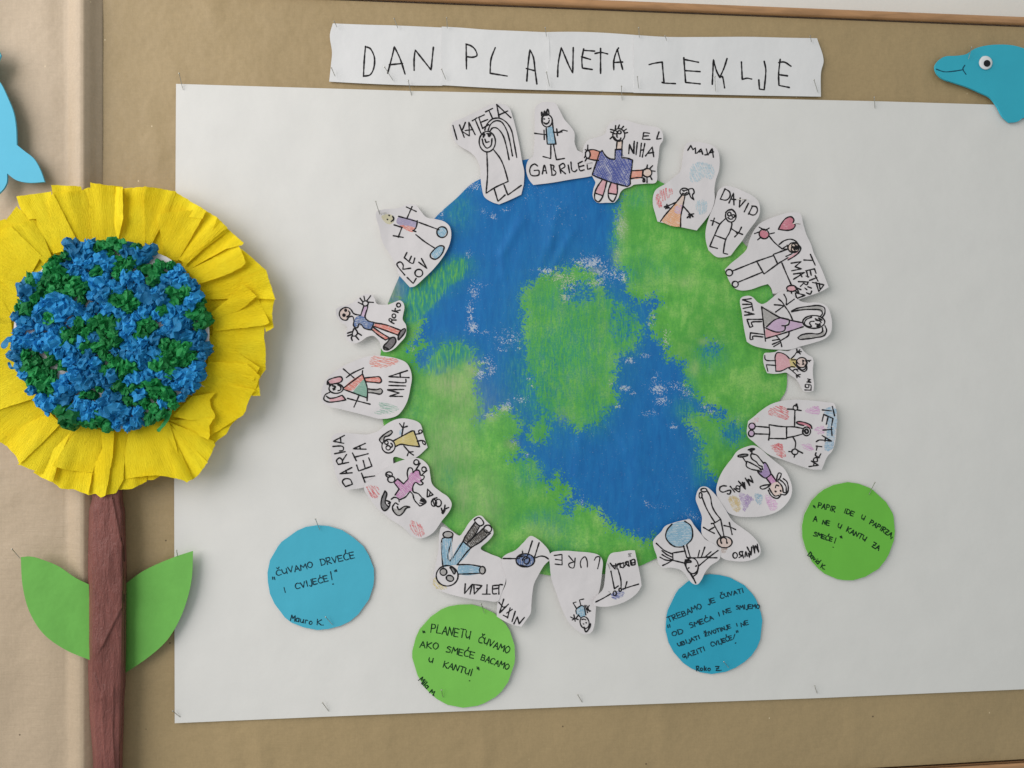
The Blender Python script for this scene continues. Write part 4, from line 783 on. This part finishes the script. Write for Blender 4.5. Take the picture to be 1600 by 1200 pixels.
card('deep blue round card with four lines of writing, signed Roko Z.', (1115.3, 975, 76, 77.8), o3,
  [('TREBAMO', 130, 582, 480, 435, 52), ('JE', 540, 397, 622, 370, 50), ('ČUVATI', 675, 337, 915, 270, 44), ('OD', 172, 728, 285, 695, 48), ('SMEĆA', 358, 645, 600, 550, 48), ('NE', 705, 502, 790, 475, 46), ('SMIJEMO', 835, 448, 1078, 438, 42), ('UBIJATI', 235, 838, 460, 750, 38), ('ŽIVOTINJE', 510, 732, 785, 640, 38), ('NE', 890, 628, 970, 605, 44), ('GAZITI', 285, 968, 515, 878, 46), ('CVIJEĆE', 580, 838, 800, 762, 44), ('Roko', 420, 1088, 570, 1085, 46), ('Z.', 622, 1088, 685, 1086, 46)],
  "650,480 662,518;838,595 846,622;122,612 126,638;140,605 146,632;822,705 806,755;826,800 832,796;836,672 840,690;850,668 855,684", M['cblue2'], M['pen'], 1.6, 8, (.7, .7, 2))
o4 = (1240, 740, 6.667)
card('grass green round card about paper and the bin, signed David K.', (1325.5, 830, 72.8, 76.8), o4,
  [('PAPIR', 250, 352, 430, 398, 52), ('IDE', 522, 408, 622, 445, 50), ('U', 700, 470, 735, 485, 44), ('PAPIRZA,', 788, 520, 1030, 672, 48), ('A', 203, 500, 243, 505, 52), ('NE', 298, 527, 372, 542, 46), ('U', 455, 560, 490, 575, 44), ('KANTU', 545, 600, 745, 705, 50), ('ZA', 812, 760, 885, 800, 50), ('SMEĆE', 205, 645, 400, 708, 44), ('David', 145, 850, 255, 945, 46), ('K.', 280, 975, 325, 1000, 42)],
  "205,332 210,350;218,338 224,358;442,672 425,725;408,766 415,768;485,655 490,670;498,650 504,672", M['cgreen2'], M['peng'], 1.65, 11, (1, .4, 1.5))

# ================================================================== foam dolphins
OD = (1200, 0, 4)
dp = smooth(parse("1045,415 1060,385 1100,355 1180,348 1240,338 1290,305 1360,285 1450,278 1540,285 1640,318 1800,400 2000,560 2120,760! 1960,770 1800,740 1700,752 1600,735 1560,760 1510,765! 1470,730 1430,660 1390,610 1330,580 1250,545 1160,515 1090,490 1055,455", OD), 4, True)
loc = P(1560, 125, 8); t = thing('foam_dolphin', 'smiling turquoise foam dolphin with a googly eye in the top right corner', 'dolphin', loc)
hd = lambda x, y: 8.4+1.2*noise.noise(Vector((x*.012, y*.012, 3)))
sheet('body', dp, hd, M['foam'], t, loc, 8, 2.2)
V, Fc = ribbons(strokes("1052,432 1100,448 1160,445 1222,435;1230,408 1218,430 1238,465", OD), 1.6, hd, .15); mk('mouth_line', V, fix_facing(V, Fc), M['mouth'], t, loc)
def dome(cx, cy, r, h0, hh, hf):
    V = []; Fc = []; n = 28; rings = [(1, 0), (.97, .6), (.85, .85), (.6, .97), (.3, 1)]
    for rr, q in rings:
        for i in range(n): x = cx+r*rr*math.cos(2*math.pi*i/n); y = cy+r*rr*math.sin(2*math.pi*i/n); V.append(P(x, y, hf(cx, cy)+h0+hh*q))
    V.append(P(cx, cy, hf(cx, cy)+h0+hh))
    for a in range(len(rings)-1):
        for i in range(n): Fc.append((a*n+i, a*n+(i+1) % n, (a+1)*n+(i+1) % n, (a+1)*n+i))
    for i in range(n): Fc.append(((len(rings)-1)*n+i, (len(rings)-1)*n+(i+1) % n, len(V)-1))
    return V, fix_facing(V, Fc)
V, Fc = dome(1540, 98, 10.8, .1, 2.2, hd); e = mk('googly_eye', V, Fc, M['eyew'], t, loc)
V, Fc = dome(1542.3, 99, 5.5, 2.0, .8, hd); mk('pupil', V, Fc, M['eyeb'], None, (0, 0, 0)).parent = e
pu = e.children[0]; pu.matrix_parent_inverse = e.matrix_basis.inverted()
for vtx in pu.data.vertices: vtx.co = (vtx.co[0]-loc[0], vtx.co[1]-loc[1], vtx.co[2]-loc[2])
pu.matrix_parent_inverse.identity()
pt = smooth(parse("-900,60 -420,140 -160,250! -20,300 5,345! -20,400 -60,450 0,515 50,615 85,705 100,800 104,905! 150,942 210,990 252,1062 279,1137! 180,1142 100,1125 44,1084! 42,1140 22,1180 0,1203 -60,1260! -90,1100 -140,1000 -300,800 -700,500 -1000,300", (0, 0, 4)), 4, True)
loc = P(-20, 200, 16); t = thing('foam_dolphin', 'sky blue foam dolphin at the left edge with only its tail in view', 'dolphin', loc)
ht = lambda x, y: 26-.03*(x+100)+1.0*noise.noise(Vector((x*.01, y*.01, 8)))
sheet('body', pt, ht, M['foamL'], t, loc, 10, 2.4)
# ================================================================== crepe paper flower
k = N('yellow_crepe_paper'); cr = k.attr('crepe').outputs["Vector"]
m1 = k.new("ShaderNodeMapping"); m1.inputs["Scale"].default_value = (1, .05, 1); k.link(cr, m1.inputs[0])
n1 = k.noise(m1.outputs[0], 1.1, 3, .7); n2 = k.noise(k.coord(), 26, 3); n3 = k.noise(k.coord(), 700, 2)
c = s2l((255, 226, 20))
a = k.ramp(n1, [(.3, tuple(x*.9 for x in c)), (.7, tuple(min(1, x*1.08) for x in c))])
a = k.mix(.5, a, k.ramp(n2, [(.35, s2l((250, 214, 4))), (.65, s2l((255, 234, 44)))]))
k.base(a); k.b.inputs["Roughness"].default_value = .7
k.bump(k.math('ADD', n1, k.math('MULTIPLY', n3, .2)), .8, .0016)
tr = k.new("ShaderNodeBsdfTranslucent"); k.link(a, tr.inputs[0]); mx = k.new("ShaderNodeMixShader"); mx.inputs[0].default_value = .18
k.link(k.b.outputs[0], mx.inputs[1]); k.link(tr.outputs[0], mx.inputs[2]); k.link(mx.outputs[0], k.out.inputs[0])
M['crepe'] = k.m
def tissue(name, rgb):
    k = N(name); c = s2l(rgb); oi = k.new("ShaderNodeObjectInfo")
    a = k.ramp(oi.outputs["Random"], [(0, tuple(x*.6 for x in c)), (.5, c), (1, tuple(min(1, x*1.28+.01) for x in c))])
    a = k.mix(k.ramp(k.noise(k.coord(), 240, 3), [(.4, 0), (.75, .35)]), a, tuple(min(1, x*1.5+.03) for x in c))
    k.base(a); k.b.inputs["Roughness"].default_value = .55; k.b.inputs["Specular IOR Level"].default_value = .4
    k.bump(k.noise(k.coord(), 900, 3, .7), .5, .0008)
    tr = k.new("ShaderNodeBsdfTranslucent"); k.link(a, tr.inputs[0]); mx = k.new("ShaderNodeMixShader"); mx.inputs[0].default_value = .2
    k.link(k.b.outputs[0], mx.inputs[1]); k.link(tr.outputs[0], mx.inputs[2]); k.link(mx.outputs[0], k.out.inputs[0]); return k.m
M['tb'] = tissue('blue_tissue_paper', (26, 142, 204)); M['tg'] = tissue('green_tissue_paper', (14, 138, 66))
FX, FY, FH = 172.0, 525.0, 34.0
floc = P(FX, FY, 0)
fl = thing('paper_flower', 'big yellow crepe paper flower with a blue and green tissue centre and brown stem', 'paper flower', floc)
def petal(poly, org, lv, tilt, edge=0):
    """one visible fold of the pleated ring; tilt>0 lifts its clockwise side"""
    pts = smooth([(a, b, True) for a, b, _ in parse(poly, org)], 5, True)
    rnd = random.Random(int(pts[0][0]*7+pts[0][1]))
    # frayed cut edge
    pts = [(x+(rnd.uniform(-.5, .5) if math.hypot(x-FX, y-FY) > 190 else 0), y+(rnd.uniform(-.5, .5) if math.hypot(x-FX, y-FY) > 190 else 0)) for x, y in pts]
    cx = sum(p[0] for p in pts)/len(pts); cy = sum(p[1] for p in pts)/len(pts); a0 = math.atan2(cy-FY, cx-FX)
    half = max(abs(math.remainder(math.atan2(p[1]-FY, p[0]-FX)-a0, 2*math.pi)) for p in pts if math.hypot(p[0]-FX, p[1]-FY) > 120) or .1
    ph = rnd.uniform(0, 6)
    def h(x, y):
        r = math.hypot(x-FX, y-FY); a = math.remainder(math.atan2(y-FY, x-FX)-a0, 2*math.pi)/half
        k = max(0, (r-140)/100)
        return FH-11+lv*2.0 + tilt*1.3*a*(.35+.65*k) + 3.0*k + 1.25*k*math.sin(a*4.2+ph) + .5*k*math.sin(a*10+ph*2) + .9*k*noise.noise(Vector((x*.03, y*.03, ph))) + .35*noise.noise(Vector((x*.11, y*.11, ph)))
    def cre(V2):
        return np.array([((math.atan2(y-FY, x-FX)+ (0 if math.atan2(y-FY, x-FX) > -3.0 else 2*math.pi))*190.0, math.hypot(x-FX, y-FY), ph) for x, y in V2])
    sheet('petal', pts, h, M['crepe'], fl, floc, 5, .12, dict(crepe=cre))
T2 = (0, 270, 3.636); T3 = (0, 560, 3.636)
PET = [ # polygon, frame, level, tilt
("-260,700 -200,480 -90,300 30,262 60,300 230,520 120,700 40,900 -60,1100 -240,1000", T2, 0, 2.5),
("-260,650 -250,1250 -60,1200 80,1050 60,800 -40,640", T2, 0.2, -2),
("-220,1050 -200,1400 40,1420 160,1250 110,1100", T2, 0.4, 2),
("20,290 95,188 160,260 205,300 290,560 160,640 60,420", T2, 1, -2),
("-120,470 -60,380 20,315 60,302 235,470 175,580 100,700 -60,560", T2, 1.6, 3.2),
("60,302 205,262 292,470 250,520 222,482", T2, 2.2, -3),
("92,135 200,118 292,105 300,450 245,480 205,262 140,268 115,200", T2, 1, 2.6),
("290,68 380,72 460,78 465,98 520,110 528,420 430,420 300,150", T2, .6, -2),
("268,160 300,112 450,410 440,430 300,460 296,300", T2, 2.2, 3),
("300,112 380,108 470,100 512,112 528,400 446,410", T2, 1.2, -2.5),
("512,55 600,68 695,80 700,110 690,250 668,395 525,405 512,250", T2, 1.8, -3),
("640,76 698,82 700,260 668,395 650,300", T2, 2.3, 4),
("690,100 760,85 822,78 828,250 826,430 760,420 668,380 690,230", T2, .4, 2.8),
("818,76 900,88 1002,106 955,232 900,330 845,440 824,420 822,240", T2, 1, -3),
("1000,112 1080,160 1172,216 1150,260 1060,250 950,232", T2, .5, 2),
("890,240 970,222 1062,213 1168,214 1110,330 1010,500 940,490 918,380", T2, 2.0, -2.6),
("1168,214 1235,255 1292,312 1180,400 1060,520 1010,490 1100,330", T2, 1.4, 3),
("1235,255 1302,325 1270,350 1150,440 1050,530 1030,500 1180,400", T2, 2.0, -3),
("1300,325 1385,398 1372,412 1290,430 1160,500 1060,560 1035,520 1150,440", T2, .9, 2),
("1345,403 1372,440 1395,508 1372,540 1260,590 1130,632 1065,555 1200,490", T2, 2.4, 3.2),
("1372,430 1440,490 1512,556 1400,600 1150,665 1120,625 1372,540", T2, .5, -2),
("1510,550 1540,640 1566,722 1440,712 1160,720 1140,640 1400,590", T2, .8, 2),
("1380,633 1420,665 1458,702 1380,770 1240,840 1195,800 1290,720", T2, 2.3, -3),
("1440,706 1560,716 1545,800 1556,880 1510,905 1480,780", T2, .3, 2),
("1455,698 1500,780 1530,852 1510,866 1400,880 1215,900 1200,830 1320,790", T2, 1.6, 2.8),
("1505,858 1500,930 1510,1020 1508,1105 1470,1150 1330,1010 1205,930 1210,890 1350,885", T2, 1.0, -2.4),
("1475,1105 1440,1180 1300,1120 1180,1090 1190,920 1320,1000", T2, 1.6, 2.4),
("1400,30 1478,100 1452,175 1400,190 1180,130 1150,60 1190,18", T3, 2.1, -2.2),
("1450,100 1505,20 1512,60 1470,120 1478,212 1425,212 1440,170", T3, .3, 2),
("1150,100 1300,145 1450,178 1412,240 1395,300 1380,322 1290,380 1180,450 1060,420 1080,230", T3, .8, -2.5),
("980,330 1090,215 1226,193 1192,235 1200,280 1222,320 1216,345 1080,350", T3, 3.2, 3),
("962,352 1080,345 1217,338 1190,380 1192,440 1182,462 1060,400", T3, 2.6, -3),
("962,362 1070,405 1182,455 1215,470 1222,495 1190,560 1178,592 1060,480", T3, 3.0, 3.4),
("955,365 1060,470 1180,590 1130,660 1092,690 1010,500", T3, 2.2, -3),
("950,365 1010,490 1095,688 1060,705 1045,695 995,680 960,520", T3, 2.8, 3),
("735,395 860,350 962,362 985,440 1012,540 1000,682 900,664 840,668 770,675 703,688 712,520", T3, 2.2, -1.8),
("690,600 720,680 835,670 832,700 750,742 665,748", T3, .4, 1),
("640,400 740,390 712,520 700,690 660,765 600,775 640,560", T3, 1.4, 3),
("575,415 650,400 640,560 600,780 570,790 545,770 500,776 525,640 580,510", T3, 2.6, -3),
("470,380 582,410 578,510 525,650 420,640 295,612 400,450", T3, 1.9, 2.4),
("310,600 420,640 525,650 502,775 420,745 350,742 300,705", T3, 1.0, -2),
("325,365 490,380 400,450 330,560 292,610 296,672 200,640 100,602 240,480", T3, 1.3, 2.6),
("400,420 340,560 300,705 240,680 190,650 300,520", T3, 2.0, -2.4),
("285,310 345,370 240,480 110,600 95,560 40,500 -10,470 150,370", T3, 2.0, -3),
("225,200 300,330 150,380 -10,470 -60,420 -110,330 60,260", T3, 1.2, 2.6),
("120,60 235,215 60,270 -110,330 -180,250 -200,80 0,60", T3, 1.8, -2.6),
("-200,-120 80,-60 150,100 0,90 -200,140", T3, 1.2, 2.4),
]
for pl, og, lv, tl in PET: petal(pl, og, lv, tl)
# full hidden ruffle behind the folds
nA = 220; V = []; Fc = []; rs = [118, 150, 185, 215, 236]
at_ = []
for i in range(nA):
    a = 2*math.pi*i/nA; tri_ = abs(((i*44/nA) % 1)*2-1)
    for r in rs:
        kx = max(0, (r-140)/100); rr = r if r < 230 else r-2+4*tri_
        x = FX+rr*math.cos(a)*1.01; y = FY+rr*math.sin(a)*.985; V.append(P(x, y, FH-13+3.2*kx*tri_+1.5*kx)); at_.append((a*190, r, 0))
for i in range(nA):
    for j in range(len(rs)-1):
        a, b = i*len(rs)+j, ((i+1) % nA)*len(rs)+j; Fc.append((a, a+1, b+1, b))
mk('ruffle', V, fix_facing(V, Fc), M['crepe'], fl, floc, attrs=dict(crepe=np.array(at_)))
# base disc
dpts = [(174+153*math.cos(2*math.pi*i/90), 523+(146+2*math.sin(i))*math.sin(2*math.pi*i/90)) for i in range(90)]
sheet('centre_disc', dpts, lambda x, y: FH+.6, M['white'], fl, floc, 14, .6)
# crumpled tissue pieces
import bmesh
def crumple(seed, sub=3):
    bm = bmesh.new(); bmesh.ops.create_icosphere(bm, subdivisions=sub, radius=1)
    rnd = random.Random(seed); o = Vector((rnd.uniform(0, 50), rnd.uniform(0, 50), rnd.uniform(0, 50)))
    for v_ in bm.verts:
        p = v_.co.copy(); r1 = 1-abs(noise.noise(p*1.7+o))*2.1; r2 = 1-abs(noise.noise(p*3.9+o*2))*2.0; r3 = noise.noise(p*8+o)
        d = noise.noise_vector(p*1.9+o)*.5
        v_.co = p*(.62+.42*r1+.26*r2+.12*r3)+d
    me = bpy.data.meshes.new('tissue_ball'); bm.to_mesh(me); bm.free(); me.polygons.foreach_set('use_smooth', [False]*len(me.polygons)); return me
GRN = [(330,450,50),(620,410,60),(780,430,40),(690,500,50),(560,570,38),(650,580,36),(860,555,58),(960,520,40),(170,600,34),(330,610,75),(400,650,70),(240,690,55),(470,690,36),(120,770,45),(290,810,45),(490,750,26),(1010,690,55),(740,740,45),(680,715,36),(940,810,38),(1150,800,55),(1180,850,30),(800,885,45),(900,870,36),(400,940,55),(600,910,80),(500,910,50),(660,890,28),(1050,900,36),(1090,980,36),(1060,1030,44),(520,980,36),(560,1060,50),(600,1080,50),(700,1120,55),(230,1060,70),(180,1020,45),(260,1140,80),(350,1110,36),(900,1080,45),(980,1000,50),(960,1090,50),(1060,1100,46),(700,1140,50),(800,1215,36),(540,1255,55),(730,1255,44),(740,1305,45),(900,1245,55),(860,1365,55),(960,1285,32),(820,1315,44),(680,1215,36),(340,1365,55),(420,1375,55),(460,1405,55),(560,1435,50),(1050,1095,40),(900,1200,40),(690,640,0),(170,560,0),(230,1130,60),(300,1180,50)]
vb = [crumple(i+1) for i in range(7)]; vg = [crumple(i+31) for i in range(7)]
for m_ in vb: m_.materials.append(M['tb'])
for m_ in vg: m_.materials.append(M['tg'])
rnd = random.Random(5); P0 = []; tries = 0
while len(P0) < 296 and tries < 60000:
    tries += 1; a = rnd.uniform(0, 2*math.pi); r = math.sqrt(rnd.uniform(0, 1)); x = FX+1+151*r*math.cos(a); y = FY-1+145*r*math.sin(a)
    X3 = x*3.636; Y3 = (y-270)*3.636
    if ((X3-900)/190)**2+((Y3-470)/30)**2 < 1 and r > .92: continue
    dmin = 13.0 if tries < 14000 else 11.6
    if all((x-q[0])**2+(y-q[1])**2 > dmin*dmin for q in P0): P0.append((x, y))
for x, y in P0:
    X3 = x*3.636; Y3 = (y-270)*3.636
    g = any((X3-a)**2+(Y3-b)**2 < (c*1.14)**2 for a, b, c in GRN)
    if rnd.random() < .04: g = not g
    me = rnd.choice(vg if g else vb)
    o = link_obj('tissue_ball', me, fl); rr = rnd.uniform(5.0, 8.8)/1000*(.92 if g else 1)
    p = P(x, y, FH+4.0+rnd.uniform(-.6, 1.2)); o.location = (p[0]-floc[0], p[1]-floc[1], p[2]-floc[2])
    o.rotation_euler = (rnd.uniform(0, 6), rnd.uniform(0, 6), rnd.uniform(0, 6)); rr *= 1.3 if rnd.random() < .12 else 1; o.scale = (rr*rnd.uniform(.8, 1.35), rr*rnd.uniform(.75, 1.1), rr*rnd.uniform(.7, 1.1))
# trailing strips of tissue
for path, m_, w_ in (([(36, 562), (28, 572), (18, 575), (14, 568)], M['tb'], 5), ([(265, 645), (258, 660), (248, 672)], M['tg'], 6), ([(184, 650), (182, 662), (184, 670)], M['tb'], 8), ([(300, 500), (308, 520), (305, 545), (290, 560)], M['tg'], 7), ([(6, 540), (14, 530), (24, 536)], M['tb'], 9)):
    hs = lambda x, y: FH+5+.8*math.sin(x*.6+y*.5)
    V, Fc = ribbons([smooth([(a, b, False) for a, b in path], 2)], w_, hs, 0); mk('tissue_strip', V, fix_facing(V, Fc), m_, fl, floc)

# ---- stem: twisted brown crepe tube
k = N('brown_crepe_paper'); c = s2l((114, 64, 57)); v = k.coord((1, 1, .16)); n1 = k.noise(v, 420, 3, .7); n2 = k.noise(k.coord((1, 1, .35)), 30, 4)
a = k.ramp(n1, [(.3, tuple(x*.78 for x in c)), (.75, tuple(x*1.3 for x in c))]); a = k.mix(.4, a, k.ramp(n2, [(.35, tuple(x*.8 for x in c)), (.7, s2l((150, 92, 84)))]))
k.base(a); k.b.inputs["Roughness"].default_value = .5; k.b.inputs["Specular IOR Level"].default_value = .45; k.bump(k.math('ADD', n1, k.math('MULTIPLY', k.noise(k.coord((1, 1, .5), (0, .3, 0)), 160, 4, .7, 1.0), 1.3)), .7, .0018)
M['stem'] = k.m
SL = [(740, 146, 190), (777, 143, 192), (802, 138, 196), (890, 136.5, 198), (1000, 136.5, 197.5), (1060, 137, 196.5), (1101, 139, 194), (1200, 145, 191.5), (1300, 150, 190)]
def lerp(y, j):
    for i in range(len(SL)-1):
        if SL[i][0] <= y <= SL[i+1][0]:
            t = (y-SL[i][0])/(SL[i+1][0]-SL[i][0]); t = t*t*(3-2*t); return SL[i][j]+(SL[i+1][j]-SL[i][j])*t
    return SL[-1][j]
# folds as polylines (x, y) ; each is a step in height: paper overlaps there
FOLD = [([(176, 780), (190, 850), (193, 905), (190, 950), (172, 985), (160, 1010)], 2.6, 1), ([(140, 1005), (150, 1030), (161, 1092), (150, 1060)], 2.0, -1), ([(158, 1090), (160, 1140), (166, 1210)], 2.0, -1), ([(178, 1080), (176, 1150), (180, 1210)], 1.8, 1), ([(170, 860), (168, 900), (174, 925)], 1.2, -1)]
V = []; nx, ny = 56, 230; ys = frange(742, 1290, ny)
for y in ys:
    x0, x1 = lerp(y, 1), lerp(y, 2)
    for i in range(nx+1):
        s = i/nx; x = x0+(x1-x0)*s
        h = 9*math.sqrt(max(0, 1-(2*s-1)**4))+1.5*math.sin(s*math.pi)
        for line, amp, sg in FOLD:
            best = 1e9; bs = 0
            for (ax, ay), (bx, by) in zip(line, line[1:]):
                dx, dy = bx-ax, by-ay; L2 = dx*dx+dy*dy; t = max(0, min(1, ((x-ax)*dx+(y-ay)*dy)/L2)); ex, ey = x-ax-t*dx, y-ay-t*dy; d = math.hypot(ex, ey)
                if d < best: best = d; bs = 1 if (dx*ey-dy*ex)*sg > 0 else -1
            if best < 30: h += amp*.62*math.exp(-best/9)*(1 if bs > 0 else max(0, 1-best/2.2))
        h += 1.3*noise.noise(Vector((x*.05, y*.016, 4.4)))+.4*noise.noise(Vector((x*.16, y*.03, 9.1)))+.2*(1-abs(noise.noise(Vector((x*.12, y*.02+x*.02, 2.1)))))
        edge = min(s, 1-s); base = 17 if x < 160 else 14
        V.append(P(x, y, (12 if 0 < i < nx else 1)+h + (6 if 0 < i < nx else 0)*min(1, edge*8)))
Fc = [(j*(nx+1)+i, j*(nx+1)+i+1, (j+1)*(nx+1)+i+1, (j+1)*(nx+1)+i) for j in range(ny) for i in range(nx)]
mk('stem', V, fix_facing(V, Fc), M['stem'], fl, floc)
# ---- leaves
Z4 = (0, 830, 3.243)
lf = smooth(parse("105,132! 150,128 230,150 300,180 380,235 450,270! 460,655! 330,600 220,520 150,410 115,280", Z4), 5, True)
def hl(x, y): t = max(0, (x-60)/75); u = max(0, (60-x)/35); return 23.5+2.0*max(0, 1-t)**2-3.0*t*t+1.0*u+.5*noise.noise(Vector((x*.03, y*.02, 3)))
sheet('leaf', lf, hl, M['leaf'], fl, floc, 7, .35)['label'] = 'pale green paper leaf left of the stem'
rf = smooth(parse("625,275! 720,205 800,165 900,125 978,100! 970,250 930,400 885,495 840,560 750,640 630,722!", Z4), 5, True)
def hr(x, y): t = max(0, (x-225)/75); u = max(0, (225-x)/30); return 11.5+3.5*t*t-4.5*u*u+.5*noise.noise(Vector((x*.03, y*.02, 6)))
sheet('leaf', rf, hr, M['leaf'], fl, floc, 7, .35)['label'] = 'green paper leaf right of the stem'

# ================================================================== steel pins
GP = 'steel dressmaking pins'
def pin_mesh():
    bm = bmesh.new(); L = .0115; n = 8
    rows = [(0, .00004), (.0015, .00036), (L-.0004, .00036), (L-.0003, .0007), (L+.0001, .0009), (L+.0005, .0007), (L+.0007, .0002)]
    vs = [[bm.verts.new((r*math.cos(2*math.pi*i/n), r*math.sin(2*math.pi*i/n), z)) for i in range(n)] for z, r in rows]
    for a, b in zip(vs, vs[1:]):
        for i in range(n): bm.faces.new((a[i], a[(i+1) % n], b[(i+1) % n], b[i]))
    bm.faces.new(vs[-1]); me = bpy.data.meshes.new('pin'); bm.to_mesh(me); bm.free(); me.materials.append(M['steel'])
    me.polygons.foreach_set('use_smooth', [True]*len(me.polygons)); return me
pm = pin_mesh()
def pin(hx, hy, tx, ty, h, label):
    a = Vector(P(tx, ty, h)); b = Vector(P(hx, hy, h+4.5)); d = b-a
    o = link_obj('pin', pm); o.location = a; o.rotation_euler = d.to_track_quat('Z', 'Y').to_euler(); o.scale = (1, 1, d.length/.0115)
    tag(o, label, 'pin', GP)
PINS = [(522,33,527,43,6.5,'pin in the top left corner of the title banner'),(616,29,622,45,6.5,'pin above the letter A of DAN at the banner top'),(698,28,699,45,7,'pin at the banner top over the first seam'),(852,43,854,58,7,'pin at the banner top between A and N of PLANETA'),(998,43,999,60,7,'pin at the banner top over the last seam'),(1039,56,1042,64,7,'pin above the letter Z at the banner top'),(1266,56,1268,66,7,'pin in the top right corner of the banner'),
(518,106,524,120,6.5,'pin in the bottom left corner of the title banner'),(601,105,615,127,6.5,'pin through the foot of the A of DAN'),(690,108,697,125,7,'pin at the banner bottom over the first seam'),(854,113,859,136,7,'pin low on the banner left of the N'),(996,120,998,139,7,'pin low on the banner left of the Z'),(1117,120,1118,144,7,'pin through the M of ZEMLJE'),(1272,125,1278,145,7,'pin in the bottom right corner of the banner'),
(280,115,286,141,4.5,'pin in the top left corner of the poster'),(638,126,643,150,4.5,'pin on the poster top edge below DAN'),(971,135,972,157,4.5,'pin on the poster top edge below NETA'),(1366,152,1367,170,4.5,'pin on the poster top edge left of the turquoise dolphin'),
(504,1098,514,1112,4.5,'pin on the poster bottom edge under the light blue card'),(903,1086,910,1098,4.5,'pin on the poster bottom edge at the middle'),(1273,1072,1277,1084,4.5,'pin on the poster bottom edge under the grass green card'),(270,1111,282,1121,4.5,'pin in the bottom left corner of the poster'),
(493,811,500,829,8,'pin at the top of the light blue card'),(509,964,520,977,7,'pin near the bottom of the light blue card'),(752,943,757,959,8,'pin at the top of the green card signed Mila'),(690,1078,692,1090,7,'pin near the bottom of the green card signed Mila'),(1131,1034,1139,1044,8,'pin near the bottom of the deep blue card'),(1367,754,1357,774,7,'pin at the top of the grass green card'),
(192,373,195,394,33,'pin in the top of the white disc in the flower'),(306,596,320,605,30,'pin in the yellow petals right of the flower centre'),(19,858,32,873,25,'pin in the tip of the left paper leaf'),(276,860,278,872,12,'pin beside the tip of the right paper leaf'),
(587,315,594,337,13,'pin in the head of the reclining figure cutout'),(816,860,818,870,13,'pin through the NIKA cutout'),(1518,74,1513,93,11,'pin in the forehead of the turquoise dolphin'),(1250,350,1238,349,13,'pin beside the pink heart of the large tilted cutout'),(1166,312,1150,311,11,'pin under the letter A of DAVID'),(953,889,949,880,12,'pin at the edge of the LURE cutout')]
for a in PINS: pin(*a)
